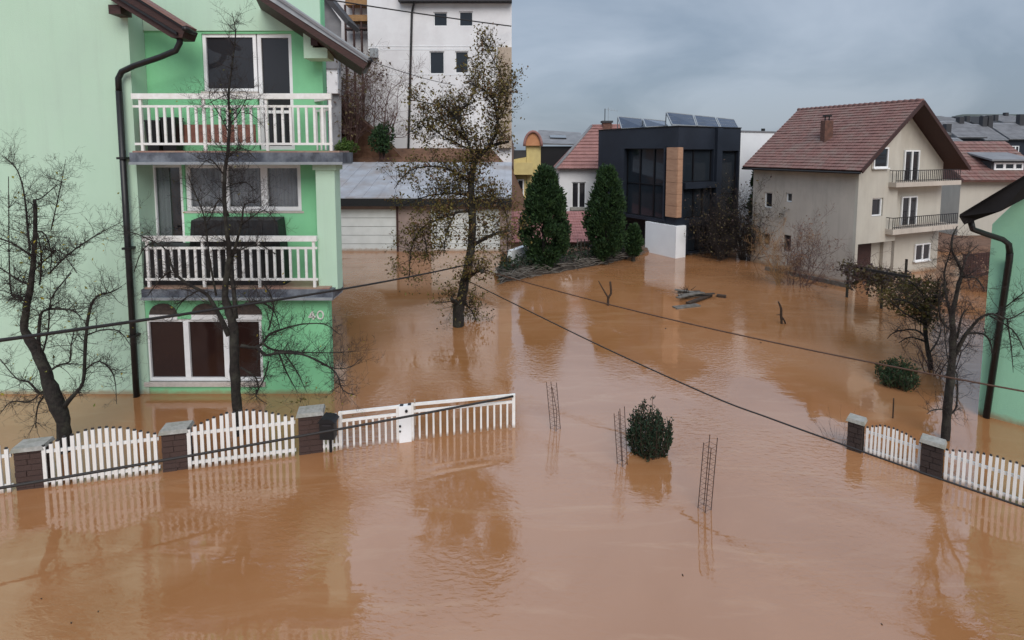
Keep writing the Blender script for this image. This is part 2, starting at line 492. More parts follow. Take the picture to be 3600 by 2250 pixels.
# ------------------------------------------------------------------ setting: water, ground, hills
def sstep(a, b, x):
    t = max(0.0, min(1.0, (x-a)/(b-a))); return t*t*(3-2*t)
def shore(x):
    if x < -0.3: return 33.5
    if x < 6.5: return 22.6 + (x+0.3)*0.78
    if x < 14: return 28.1 + (x-6.5)*0.40
    return 31.1 - (x-14)*0.25
def ground_z(x, y):
    s = shore(x)
    z = -1.25 + 1.5*sstep(s-0.5, s+0.9, y)
    if x < 1.0:                                   # the slope behind the garages
        w = sstep(1.0, -0.6, x)
        z = z*(1-w) + w*(-1.25 + 5.3*sstep(33.0, 36.5, y) + 2.0*sstep(36, 44, y) + 5.0*sstep(46, 90, y))
    if y > 42: z += 15.0*sstep(42, 150, y)*sstep(.64, .84, x/y)
    z += 0.10*mnoise.noise(Vector((x*.4, y*.4, 0)))
    return z
g = MB()
xs = [-900,-400,-200,-120] + [-80 + i*1.6 for i in range(126)] + [140,200,400,900]
ys = [-300,-100,-40,-10,5,15,20] + [21 + i*.7 for i in range(50)] + [57,60,65,72,80,90,105,120,140,165,200,300,600,1200]
for y in ys:
    for x in xs: g.v.append((x, y, ground_z(x, y)))
nx = len(xs)
for j in range(len(ys)-1):
    for i in range(nx-1):
        g.f.append((j*nx+i, j*nx+i+1, (j+1)*nx+i+1, (j+1)*nx+i))
g.smooth = True
go = g.build('ground', 'soil', kind='structure')
go.data.materials.append(M['hillgreen'])
for pf in go.data.polygons:
    if pf.center.y > 36 and pf.center.x > 1: pf.material_index = 1
g = MB()
g.quad((-600,-300,0),(600,-300,0),(600,420,0),(-600,420,0))
g.build('flood_water', 'flood_water', kind='structure', label='flat muddy brown flood water covering street and gardens')

# ------------------------------------------------------------------ common pieces
def wall_holes(mb, pl, u0, u1, z0, z1, holes, d0, d1):
    us = sorted({u0, u1, *[h[0] for h in holes], *[h[1] for h in holes]})
    zs = sorted({z0, z1, *[h[2] for h in holes], *[h[3] for h in holes]})
    us = [u for u in us if u0 <= u <= u1]; zs = [z for z in zs if z0 <= z <= z1]
    def solid(i, j):
        if i < 0 or j < 0 or i >= len(us)-1 or j >= len(zs)-1: return False
        um, zm = (us[i]+us[i+1])/2, (zs[j]+zs[j+1])/2
        return not any(h[0] < um < h[1] and h[2] < zm < h[3] for h in holes)
    for i in range(len(us)-1):
        for j in range(len(zs)-1):
            if not solid(i, j): continue
            a, b, c, d = us[i], us[i+1], zs[j], zs[j+1]
            mb.quad(pl.p(a,c,d1), pl.p(b,c,d1), pl.p(b,d,d1), pl.p(a,d,d1))
            mb.quad(pl.p(a,c,d0), pl.p(a,d,d0), pl.p(b,d,d0), pl.p(b,c,d0))
            if not solid(i-1, j): mb.quad(pl.p(a,c,d0), pl.p(a,c,d1), pl.p(a,d,d1), pl.p(a,d,d0))
            if not solid(i+1, j): mb.quad(pl.p(b,c,d0), pl.p(b,d,d0), pl.p(b,d,d1), pl.p(b,c,d1))
            if not solid(i, j-1): mb.quad(pl.p(a,c,d0), pl.p(b,c,d0), pl.p(b,c,d1), pl.p(a,c,d1))
            if not solid(i, j+1): mb.quad(pl.p(a,d,d0), pl.p(a,d,d1), pl.p(b,d,d1), pl.p(b,d,d0))

def window(root, pl, r, d=0.0, fw=0.06, mull=(), fmat='pvc', gmat='glass', sill=None, name='window', deep=0.05, cross=()):
    """r = (u0,u1,z0,z1); frame ring + mullions (fractions), one pane each, all real depth"""
    u0, u1, z0, z1 = r
    f = MB()
    cuts = [u0] + [u0+(u1-u0)*m for m in mull] + [u1]
    f.pbox(pl, u0, u0+fw, z0, z1, d-deep, d+.015); f.pbox(pl, u1-fw, u1, z0, z1, d-deep, d+.015)
    f.pbox(pl, u0+fw, u1-fw, z0, z0+fw, d-deep, d+.012); f.pbox(pl, u0+fw, u1-fw, z1-fw, z1, d-deep, d+.012)
    for m in cuts[1:-1]:
        f.pbox(pl, m-fw*.8, m+fw*.8, z0+fw, z1-fw, d-deep, d+.018)
    for c in cross:
        zc = z0+(z1-z0)*c
        f.pbox(pl, u0+fw, u1-fw, zc-fw*.4, zc+fw*.4, d-deep*.9, d+.008)
    w = f.build(name, fmat, root)
    for i in range(len(cuts)-1):
        MB().pbox(pl, cuts[i]+fw*.5, cuts[i+1]-fw*.5, z0+fw*.5, z1-fw*.5, d-deep*.85, d-deep*.55).build('pane', gmat, w)
    if sill:
        MB().pbox(pl, u0-.05, u1+.05, z0-.05, z0, d-deep, d+.07).build('sill', sill, w)
    return w

def railing(root, pl, x0, x1, ytop, yrail2, ybot, yfloor, posts, d, spacing, label=None):
    """balcony railing in the plane; pixel heights given"""
    xm = (x0+x1)/2
    zt = pl.hit(xm, ytop, d)[1]; z2 = pl.hit(xm, yrail2, d)[1]; zb = pl.hit(xm, ybot, d)[1]; zf = pl.hit(xm, yfloor, d)[1]
    ym = (ytop+ybot)/2
    ua, ub = pl.hit(x0, ym, d)[0], pl.hit(x1, ym, d)[0]
    r = MB()
    r.pbox(pl, ua, ub, zt-.12, zt, d-.03, d+.05)
    part = r.build('railing', 'white', root, label)
    MB().pbox(pl, ua, ub, z2-.05, z2, d-.018, d+.018).build('rail', 'white', part)
    MB().pbox(pl, ua, ub, zb-.05, zb, d-.018, d+.018).build('rail', 'white', part)
    pu = [pl.hit(p, ym, d)[0] for p in posts]
    for u in pu:
        MB().pbox(pl, u-.028, u+.028, zf, zt-.12, d-.026, d+.026).build('post', 'white', part)
    me = MB().box(-.026, -.016, 0, .026, .016, z2-zb+.004).mesh('baluster'); me.materials.append(M['white'])
    for a, b in zip(pu[:-1], pu[1:]):
        n = max(1, round((b-a)/spacing)-1)
        for k in range(n):
            u = a+(b-a)*(k+1)/(n+1)
            piece('baluster', me, part, pl.p(u, zb-.002, d), math.atan2(pl.U.y, pl.U.x))
    return part

# ------------------------------------------------------------------ the green house with balconies
Y0 = 11.91
PF = Plane((0, Y0), (1, 0))
YB = Y0 + 0.5
PB = Plane((0, YB), (1, 0))
gh = thing('green_house', 'mint green house number 40 with two white railed balconies standing in the flood', 'house', (-7, Y0, 0))
xm_edge = PF.hit(486, 700)[0]                     # right edge of the mint wall
zup = PF.hit(900, 545)[1]; zlo = PF.hit(900, 1020)[1]
# mint block on the left
g = MB()
g.box(-16, Y0, -1.25, xm_edge, Y0+7, 9.2)
g.build('wall', 'mint', gh, 'large plain pale mint plaster wall')
# back walls of the balconies, green
xb_r = PB.hit(1134, 260)[0]
win_up = PB.rect(712, 118, 900, 322); door_up = PB.rect(905, 118, 1030, 505)
g = MB()
wall_holes(g, PB, xm_edge+.004, xb_r, zup, 9.2, [(win_up[0], win_up[1], win_up[2], win_up[3]), (win_up[1]-.001, door_up[1], zup+.12, win_up[3])], -.25, 0)
g.build('wall', 'green', gh, 'recessed green wall of the upper balcony')
gl_lo = PB.rect(650, 560, 1058, 742); door_lo = PB.rect(536, 560, 648, 1000)
g = MB()
wall_holes(g, PB, xm_edge+.004, PB.hit(1150, 800)[0], zlo, zup-.2, [(gl_lo[0], gl_lo[1], gl_lo[2], zup-.21), (door_lo[0], door_lo[1], zlo+.1, zup-.21)], -.25, 0)
g.build('wall', 'green', gh, 'recessed green wall of the lower balcony')
# wall strip over the upper windows, its lit tone painted in as mint
g = MB(); z118 = PB.hit(870, 112)[1]
g.pbox(PB, xm_edge+.01, xb_r-.01, z118+.02, 9.2, .002, .03)
g.build('lit_wall_band', 'mint', gh)
# stepped mint bracket under the right roof
g = MB()
r = PF.rect(1068, 100, 1100, 205); q = PF.rect(1068, 168, 1152, 205)
g.pbox(PF, r[0], r[1], q[2]+.0, r[3], -.42, .02)
g.pbox(PF, r[1], q[1], q[2], q[3], -.42, .02)
g.build('bracket', 'mint', gh)
r = PF.rect(1098, 128, 1122, 162)
MB().pbox(PF, r[0], r[1], r[2], r[3], -.4, .1).build('beam_end', 'wood_dark', gh)
# lower facade with the arched window, skewed flank behind
x_fr = PF.hit(1160, 1220)[0]
wl = PF.rect(512, 1122, 922, 1342)
g = MB()
wall_holes(g, PF, xm_edge+.004, x_fr, -1.25, zlo-.13, [wl], -.2, -.012)
g.build('facade', 'green', gh)
g = MB()
xk = x_fr*(Y0+7)/Y0 - .3
g.prism([(xm_edge+.5, Y0+.55, -1.25), (x_fr-.08, Y0+.2, -1.25), (xk, Y0+7, -1.25), (xm_edge+.5, Y0+7, -1.25)], (0,0,zlo+1.0))
g.build('flank_wall', 'green', gh)
xb2 = xb_r*(Y0+7)/YB - .3
g = MB()
g.prism([(xm_edge+.5, YB+.9, zlo), (xb_r-.3, YB+.9, zlo), (xb2, Y0+7, zlo), (xm_edge+.5, Y0+7, zlo)], (0,0,9.2-zlo))
g.build('flank_wall', 'green', gh)
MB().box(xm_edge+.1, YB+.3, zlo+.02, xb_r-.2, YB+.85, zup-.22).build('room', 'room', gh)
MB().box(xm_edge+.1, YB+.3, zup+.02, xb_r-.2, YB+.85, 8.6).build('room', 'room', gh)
# column on the right of the lower balcony
r = PF.rect(1118, 596, 1184, 1012)
g = MB(); zc = PF.hit(1150, 597)[1]
g.pbox(PF, r[0], r[1], zlo+.0, zc, -.32, .05)
g.pbox(PF, r[0]-.05, r[1]+.05, zc, zup-.2, -.36, .09)
g.build('column', 'mint', gh)
# slabs
def slab(x0, x1, y0, y1, zfl):
    r = PF.rect(x0, y0, x1, y1, .25)
    g = MB(); g.pbox(PF, r[0], r[1], r[2], r[3], -.5, .25)
    s = g.build('balcony_slab', 'slate', gh)
    MB().pbox(PF, r[0]+.002, r[1]-.002, r[2]-.03, r[2]+.028, -.45, .29).build('drip_edge', 'grey_metal', s)
    MB().pbox(PF, r[0]+.05, r[1]-.08, r[3], r[3]+.035, -.48, .22).build('floor_tile', 'floor_tile', s)
    return r
s_up = slab(455, 1205, 536, 574, zup)
s_lo = slab(497, 1170, 1018, 1050, zlo)
railing(gh, PF, 470, 1168, 329, 370, 502, 530, [497, 718, 938, 1162], .16, .166, 'white railing of the upper balcony')
railing(gh, PF, 508, 1116, 829, 868, 978, 1010, [520, 715, 910, 1104], .16, .166, 'white railing of the lower balcony')
# side railing of the upper balcony running back to the wall
g = MB()
pR = PF.p(PF.hit(1164, 420, .16)[0], 0, .16); zt = PF.hit(1164, 329, .16)[1]
pW = PB.p(xb_r-.16, 0, .0)
g.bar((pR.x-.02, pR.y+.05, zt-.06), (pW.x-.02, pW.y, zt-.06), .06, .12)
g.bar((pR.x-.02, pR.y+.05, zt-.33), (pW.x-.02, pW.y, zt-.33), .03, .05)
sr = g.build('side_railing', 'white', gh)
for t in (.35, .65, .95):
    p_ = Vector((pR.x-.02, pR.y, 0)).lerp(Vector((pW.x-.02, pW.y, 0)), t)
    MB().box(p_.x-.016, p_.y-.02, s_up[3]+.05, p_.x+.016, p_.y+.02, zt-.3).build('baluster', 'white', sr)
# windows of the upper floor
window(gh, PB, win_up, -.05, .075)
window(gh, PB, (door_up[0]+.02, door_up[1], zup+.12, win_up[3]), -.05, .085, cross=(.33,), name='door')
MB().pbox(PB, win_up[0]-.04, win_up[1]+.03, win_up[2]-.05, win_up[2], -.05, .05).build('sill', 'sill', gh)
# tiled skirting of the upper balcony
r = PB.rect(512, 438, 1128, 506)
MB().pbox(PB, r[0]+.03, PB.hit(900, 470)[0], r[2], r[3], .003, .02).build('skirting', 'plinth', gh)
# windows of the lower floor balcony: curtains hang behind clear panes
window(gh, PB, (gl_lo[0], gl_lo[1], gl_lo[2], zup-.215), -.06, .095, mull=(.34, .675), gmat='glass_clear', sill='sill')
window(gh, PB, (door_lo[0], door_lo[1], zlo+.1, zup-.215), -.06, .08, gmat='glass_clear', name='door')
def curtain(u0, u1, z0, z1, d, mm='curtain'):
    g = MB(); n = int((u1-u0)/.012); rr = random.Random(u0)
    pts = [(u0+(u1-u0)*i/n, d + .022*math.sin(i*.85+rr.random()*.5)) for i in range(n+1)]
    for (a, da), (b, db) in zip(pts[:-1], pts[1:]):
        g.quad(PB.p(a,z0,da), PB.p(b,z0,db), PB.p(b,z1,db), PB.p(a,z1,da))
    g.smooth = True
    return g.build('curtain', mm, gh)
du = gl_lo[1]-gl_lo[0]
curtain(gl_lo[0]+.02, gl_lo[0]+.62*du, gl_lo[2], zup-.215, -.2)
curtain(gl_lo[0]+.68*du, gl_lo[1]-.02, gl_lo[2], zup-.215, -.2)
curtain(door_lo[0]+.05, door_lo[0]+.45*(door_lo[1]-door_lo[0]), zlo+.1, zup-.215, -.2)
# arched ground floor window
w = window(gh, PF, wl, -.06, .075, mull=(.345, .685), gmat='glass_water_tint', deep=.07)
MB().pbox(PF, wl[0]-.05, wl[1]+.05, wl[2]-.10, wl[2], -.06, .05).build('sill', 'sill', w)
for cxp in (574, 722, 872):
    c, zb_ = PF.hit(cxp, 1106); rad = 50*mpp(Y0)
    g = MB(); n = 14
    poly = [PF.p(c+rad*math.cos(math.pi*i/n), zb_+rad*.82*math.sin(math.pi*i/n), -.011) for i in range(n+1)]
    g.prism(poly, PF.N*.02)
    g.build('arch_panel', 'arch_stone', gh)
    MB().pbox(PF, c-rad, c+rad, zb_-.115, zb_-.002, -.011, .014).build('arch_base', 'pvc', gh)
# house number
g4 = MB()
u0, z0 = PF.hit(1086, 1122); u1, z1 = PF.hit(1110, 1094)
def numbar(g, a, b, w=.035): g.bar(PF.p(a[0], a[1], .012), PF.p(b[0], b[1], .012), .03, w, up=Vector((0,0,1)) if abs(b[0]-a[0]) > .02 else Vector((1,0,0)))
uw, zh = u1-u0, z1-z0
numbar(g4, (u0, z0+.32*zh), (u1, z0+.32*zh)); numbar(g4, (u0+.02, z0+.36*zh), (u0+.62*uw, z1)); numbar(g4, (u0+.68*uw, z0), (u0+.68*uw, z0+.75*zh))
g4.build('house_number', 'white', gh)
g0 = MB(); cu, cz = PF.hit(1127, 1107)
n = 16
g0.tube([PF.p(cu+.42*uw*math.cos(2*math.pi*i/n), cz+.5*zh*math.sin(2*math.pi*i/n), .014) for i in range(n+1)], .018, 5, False)
g0.build('house_number', 'white', gh)
# left roof slope with gutter, purlin and tile edge
g = MB(); dv = Vector((0, 1.3, 0)); YR = Y0-.45
def rp(px, py, Y=YR): return at(px, py, Y)
g.prism([rp(455,-30), rp(652,100), rp(640,132), rp(602,132), rp(340,-30)], (0, .45, 0))
rf = g.build('roof', 'wood_dark', gh, 'dark brown boarded eave over the mint wall')
g = MB()
g.prism([rp(452,-36,YR-.04), rp(642,86,YR-.04), rp(650,104,YR-.04), rp(440,-26,YR-.04)], (0,.05,0))
g.prism([rp(400,-20,YR-.07), rp(620,112,YR-.07), rp(620,122,YR-.07), rp(388,-20,YR-.07)], (0,.06,0))
g.build('verge_board', 'pipe', rf)
me = MB().box(-.08,-.06,-.02,.08,.34,.03).mesh('roof_tile'); me.materials.append(M['roof_red'])
for k in range(11):
    p = rp(440+ k*20.5, -40+k*12.8, YR-.03)
    o = piece('roof_tile', me, rf, p); o.rotation_euler = (0, .56, 0)
r = PF.rect(386, 18, 428, 50, .3)
MB().pbox(PF, r[0], r[1], r[2], r[3], 0, .34).build('beam_end', 'wood_dark', rf)
g = MB(); g.smooth = True
g.tube([rp(648,100,Y0-.55), rp(648,100,Y0-.55)+Vector((-.05,.42,0))], .055, 10)
gu = g.build('gutter', 'pipe', gh)
g = MB(); g.smooth = True
yp = Y0-.13
pts = [at(632,112,Y0-.3), at(632,150,Y0-.3), at(618,178,Y0-.28), at(560,202,Y0-.24), at(470,232,Y0-.2), at(428,252,yp), at(416,276,yp), at(418,320,yp)]
g.tube(pts, .062, 10)
b_ = at(480, 1390, yp); t_ = at(418, 320, yp)
g.tube([t_, (b_.x, yp, -.4)], .066, 10)
dp = g.build('downpipe', 'pipe', gh)
for zz in (1.4, 3.4, 5.4):
    f_ = (zz-b_.z)/(t_.z-b_.z); xx = b_.x+(t_.x-b_.x)*f_
    MB().box(xx-.085, yp-.08, zz, xx+.085, Y0-.001, zz+.05).build('bracket', 'pipe', dp)
# right roof slope: brown boards under a grey metal verge
g = MB()
skew = Vector((-.34*5.2, 5.2, 0))
g.prism([at(930,-12,Y0-.5), at(1292,222,Y0-.5), at(1278,242,Y0-.5), at(895,-12,Y0-.5)], skew*.2)
rr_ = g.build('roof', 'wood_dark', gh, 'brown boarded verge of the right roof slope')
g = MB()
g.prism([at(985,-12,Y0-.52), at(1300,203,Y0-.52), at(1294,221,Y0-.52), at(932,-10,Y0-.52)], skew*.2)
g.build('verge_flashing', 'grey_metal', rr_)
g = MB()
g.prism([at(975,-12,Y0-.56), at(1296,206,Y0-.56), at(1294,213,Y0-.56), at(962,-12,Y0-.56)], (0,.03,0))
g.build('verge_trim', 'roof_grey', rr_)
g = MB(); g.smooth = True
g.tube([at(1300,212,Y0-.52), at(1300,212,Y0-.52)+skew*.3], .06, 8)
g.build('gutter', 'pipe', rr_)

# things on the balconies
zfu = s_up[3]+.035; zfl = s_lo[3]+.035
for k, (x0, x1, y0) in enumerate([(524, 572, 424), (578, 632, 414)]):
    r = PB.rect(x0, y0, x1, 478, .22)
    g = MB(); u0, u1, _, z1 = r
    g.hexa([PB.p(u0+.03,zfu,.1), PB.p(u1-.03,zfu,.1), PB.p(u1-.03,zfu,.34), PB.p(u0+.03,zfu,.34), PB.p(u0,z1,.08), PB.p(u1,z1,.08), PB.p(u1,z1,.36), PB.p(u0,z1,.36)])
    p_ = g.build('flower_box', 'black', None, ['low black plant box on the upper balcony beside the mint wall', 'taller black plant box on the upper balcony'][k], 'plant box', origin=PB.p(u0, zfu, .2))
    g = MB(); g.pbox(PB, u0-.012, u1+.012, z1-.03, z1+.004, .07, .37); g.build('rim', 'picket_cap', p_)
r = PB.rect(690, 766, 988, 1000, .3)
g = MB(); u0, u1, _, z1 = r
g.hexa([PB.p(u0-.12,zfl,.1), PB.p(u1+.14,zfl,.1), PB.p(u1+.14,zfl,.5), PB.p(u0-.12,zfl,.5), PB.p(u0,z1,.06), PB.p(u1,z1,.06), PB.p(u1,z1-.04,.44), PB.p(u0,z1-.04,.44)])
o = g.build('covered_table', 'cover', None, 'black tarpaulin covered garden table on the lower balcony', 'garden table', origin=PB.p(u0, zfl, .3))
for k in range(7):
    a = u0+.05+(u1-u0-.1)*k/6
    MB().bar(PB.p(a, z1-.05, .452), PB.p(a+.03, zfl+.03, .506), .03, .02).build('cover_fold', 'cover', o)
r = PB.rect(520, 858, 682, 1000, .3)
g = MB(); u0, u1, _, z1 = r
g.hexa([PB.p(u0,zfl,.1), PB.p(u1,zfl,.1), PB.p(u1,zfl,.48), PB.p(u0,zfl,.48), PB.p(u0+.03,z1,.1), PB.p(u1-.03,z1,.1), PB.p(u1-.03,z1-.03,.44), PB.p(u0+.03,z1-.03,.44)])
o = g.build('covered_bench', 'cover', None, 'black covered bench at the door end of the lower balcony', 'bench', origin=PB.p(u0, zfl, .3))
for k in range(5):
    a = u0+.06+(u1-u0-.12)*k/4
    MB().bar(PB.p(a, z1-.05, .448), PB.p(a+.02, zfl+.03, .486), .03, .02).build('cover_fold', 'cover', o)

# ------------------------------------------------------------------ fences
UB = unit_box('stone_block', 'stone'); UBD = unit_box('stone_block_dark', 'stone_dark')
def pillar(base, ang, w, dp, h, label, cap_over=.035, mesh=None, group=None):
    mesh = mesh or UB
    mname = mesh.materials[0].name
    t = thing('fence_pillar', label, 'pillar', (base.x, base.y, -1.25), group)
    rng = random.Random(int(base.x*100))
    c, s = math.cos(ang), math.sin(ang)
    def loc(u, v, z): return Vector((base.x + u*c - v*s, base.y + u*s + v*c, z))
    core = MB()
    P = [loc(-w/2+.02,-dp/2+.02,-1.25), loc(w/2-.02,-dp/2+.02,-1.25), loc(w/2-.02,dp/2-.02,-1.25), loc(-w/2+.02,dp/2-.02,-1.25)]
    core.hexa(P + [p + Vector((0,0,1.25+h-.07)) for p in P])
    core.build('core', mname, t)
    z = -.14; k = 0
    while z < h-.075:
        hh = min(rng.uniform(.085, .115), h-.07-z)
        split = rng.uniform(.3, .7)
        for a, b in ((0, split), (split, 1)):
            wu = w*(b-a)-.008
            j = rng.uniform(-.008, .010)
            piece('stone', mesh, t, loc(-w/2 + w*(a+b)/2, 0, z), ang, (wu, dp+j*2, hh-.010))
        z += hh; k += 1
    P = [loc(-w/2-cap_over,-dp/2-cap_over,h-.065), loc(w/2+cap_over,-dp/2-cap_over,h-.065), loc(w/2+cap_over,dp/2+cap_over,h-.065), loc(-w/2-cap_over,dp/2+cap_over,h-.065)]
    i_ = .02
    Q = [loc(-w/2-cap_over+i_,-dp/2-cap_over+i_,h), loc(w/2+cap_over-i_,-dp/2-cap_over+i_,h), loc(w/2+cap_over-i_,dp/2+cap_over-i_,h), loc(-w/2-cap_over+i_,dp/2+cap_over-i_,h)]
    MB().hexa(P+Q).build('cap', 'cap', t)
    return t

def picket_panel(a, b, n, h0, h1, label, wpk=.055, zr=.10, caps=True, group=None, mat_='white', top_off=.09, arch=True, ends=True):
    """pickets from a to b on the water line, an arch of height h1-h0 in the middle"""
    a = Vector((a.x, a.y, 0)); b = Vector((b.x, b.y, 0))
    d = (b-a); L = d.length; ang = math.atan2(d.y, d.x); nrm = Vector((d.y, -d.x, 0)).normalized()
    if nrm.dot(CAMP-a) < 0: nrm = -nrm
    t = thing('picket_fence', label, 'fence', (a.x, a.y, 0), group)
    MB().bar(a+Vector((0,0,zr)), b+Vector((0,0,zr)), .03, .05).build('rail', mat_, t)
    MB().bar(a+Vector((0,0,h0-top_off)), b+Vector((0,0,h0-top_off)), .03, .05).build('rail', mat_, t)
    ub = unit_box('picket', mat_)
    prng = random.Random(int(a.x*77)+n)
    cb = unit_box('picket_cap', 'picket_cap')
    for k in range(n):
        f = (k+.5)/n
        h = h0 + ((h1-h0)*math.sin(math.pi*f)**1.2 if arch else (h1-h0)*f)
        p = a + d*f + nrm*.030
        o = piece('picket', ub, t, Vector((p.x, p.y, -.3)), ang+prng.gauss(0,.03), (wpk*prng.uniform(.94,1.05), .022, h+.3+prng.gauss(0,.006)))
        o.rotation_euler[1] = prng.gauss(0, .005)
        if caps:
            c = bpy.data.objects.new('cap', cb); COL.objects.link(c); c.parent = o
            c.location = (0, 0, 1.0); c.scale = (.7, .9, .03/(h+.3))
    return t

def lerp(a, b, t): return a + (b-a)*t
FA, FB = onw(-80, 1741), onw(1800, 1503)
fd = (FB-FA).normalized(); fang = math.atan2(fd.y, fd.x)
def fpos(px):                      # where the fence line passes behind this picture column
    r = ray(px, 1600)
    k = r.x/r.y
    # x = k*y on the line FA + s*(FB-FA)
    s = (k*FA.y - FA.x)/((FB.x-FA.x) - k*(FB.y-FA.y))
    return FA + (FB-FA)*s
pl_l = [pillar(fpos(94)+Vector((0,.12,0)), fang, .40, .28, .73, 'brown split stone fence pillar beside the leaning bare tree'),
        pillar(fpos(610)+Vector((0,.12,0)), fang, .40, .28, .75, 'brown split stone fence pillar between the two arched picket panels'),
        pillar(fpos(1089)+Vector((0,.12,0)), fang, .42, .28, .79, 'brown split stone fence pillar next to the black mailbox')]
picket_panel(fpos(-170), fpos(40), 8, .70, .92, 'short run of white pickets at the far end by the pale mint wall')
picket_panel(fpos(146), fpos(562), 17, .70, .92, 'arched white picket panel in front of the leaning bare tree')
picket_panel(fpos(656), fpos(1042), 17, .72, .96, 'arched white picket panel in front of the tall dark bare tree')
# gate of two leaves with a lock post
gz = lambda px, py: at(px, py, fpos(px).y).z
def gate_leaf(x0, x1, n, yt0, yt1, y20, y21, label, shade=0):
    a, b = fpos(x0), fpos(x1)
    t = thing('garden_gate', label, 'gate', (a.x, a.y, 0), 'leaves of the white garden gate')
    za, zb = gz(x0, yt0), gz(x1, yt1); z2a, z2b = gz(x0, y20), gz(x1, y21)
    A = Vector((a.x,a.y,0)); B = Vector((b.x,b.y,0))
    up = Vector((0,0,1))
    MB().bar(A+up*za, B+up*zb, .04, .05).build('top_rail', 'white', t)
    MB().bar(A+up*z2a, B+up*z2b, .035, .045).build('rail', 'white', t)
    for q, zz in ((A, za), (B, zb)):
        MB().box(q.x-.03, q.y-.03, -.6, q.x+.03, q.y+.03, zz+.022).build('stile', 'white', t)
    ub = unit_box('bar', 'white')
    for k in range(n):
        f = (k+1)/(n+1)
        p = A + (B-A)*f
        piece('bar', ub, t, Vector((p.x, p.y, -.3)), fang, (.036, .02, lerp(z2a, z2b, f)+.3))
    return t
gate_leaf(1200, 1402, 8, 1452, 1430, 1480, 1456, 'left leaf of the white barred gate, from the mailbox to the lock plate')
gate_leaf(1452, 1806, 14, 1422, 1389, 1446, 1412, 'right leaf of the white barred gate beyond the lock plate')
p = fpos(1426)
lk = thing('gate_lock_post', 'white gate post with lock plate and keyholes between the gate leaves', 'gate post', (p.x, p.y, -1.25))
zt = gz(1426, 1424)
g = MB(); w2 = 22*mpp(p.y)
P = [Vector((p.x-w2*fd.x-.05*fd.y*s_, p.y-w2*fd.y+.05*fd.x*s_, -1.25)) for s_ in (1,)]
g.bar((p.x, p.y, -1.25), (p.x, p.y, zt), .10, w2*2, up=Vector((fd.x, fd.y, 0)))
g.build('plate', 'pvc', lk)
nf = Vector((fd.y, -fd.x, 0))
for px_, py_, rr0 in ((1428, 1440, .028), (1406, 1493, .022), (1406, 1511, .018)):
    q = at(px_, py_, fpos(px_).y) + nf*.055
    MB().tube([q, q+nf*.02], rr0, 10).build('keyhole', 'black', lk)
for px_ in (1412, 1440):
    q = at(px_, 1424, fpos(px_).y)
    MB().box(q.x-.03, q.y-.03, zt, q.x+.03, q.y+.03, zt+.02).build('post_cap', 'picket_cap', lk)
q = fpos(1461); MB().box(q.x-.012, q.y-.012, .3, q.x+.012, q.y+.012, gz(1461, 1403)).build('latch_rod', 'beige', lk)
# side bars next to the pillar and the mailbox
picket_panel(fpos(1134), fpos(1192), 4, .72, .72, 'four thin white bars behind the black mailbox', wpk=.035, caps=False, arch=False)
p = fpos(1160) + nf*.16
mbx = thing('mailbox', 'black metal mailbox with pitched lid fixed beside the stone pillar', 'mailbox', (p.x, p.y, 0))
zb_, zt_ = gz(1160, 1522), gz(1160, 1462)
w = 26*mpp(p.y)
g = MB(); g.box(p.x-w, p.y-.09, zb_, p.x+w, p.y+.09, zt_); g.build('box', 'black', mbx)
g = MB()
g.prism([(p.x-w-.025, p.y-.13, zt_), (p.x+w+.04, p.y-.13, zt_), (p.x+w-.02, p.y-.13, zt_+.06), (p.x-w+.05, p.y-.13, zt_+.085)], (0,.26,0))
g.build('lid', 'black', mbx)
MB().box(p.x-w*.6, p.y-.096, zt_-.07, p.x+w*.6, p.y-.09, zt_-.045).build('slot', 'picket_cap', mbx)
MB().box(p.x-.02, p.y+.09, -.5, p.x+.02, p.y+.13, zt_-.02).build('post', 'black', mbx)

# right fence
RA, RB = onw(2985, 1572), onw(3620, 1783)
rd = (RB-RA).normalized(); rang = math.atan2(rd.y, rd.x)
def rpos(px):
    k = ray(px, 1650); k = k.x/k.y
    s = (k*RA.y - RA.x)/((RB.x-RA.x) - k*(RB.y-RA.y))
    return RA + (RB-RA)*s
pillar(rpos(3002), rang, .24, .22, .62, 'dark stone fence pillar at the end of the pickets, twigs beside it', .03, UBD)
pillar(rpos(3274), rang, .30, .22, .64, 'dark stone fence pillar in front of the forked bare tree', .03, UBD)
picket_panel(rpos(3036), rpos(3236), 13, .50, .62, 'white picket panel between the two dark stone pillars', wpk=.036, zr=.07)
picket_panel(rpos(3316), rpos(3760), 19, .52, .66, 'white picket panel running towards the turquoise green wall', wpk=.042, zr=.07)

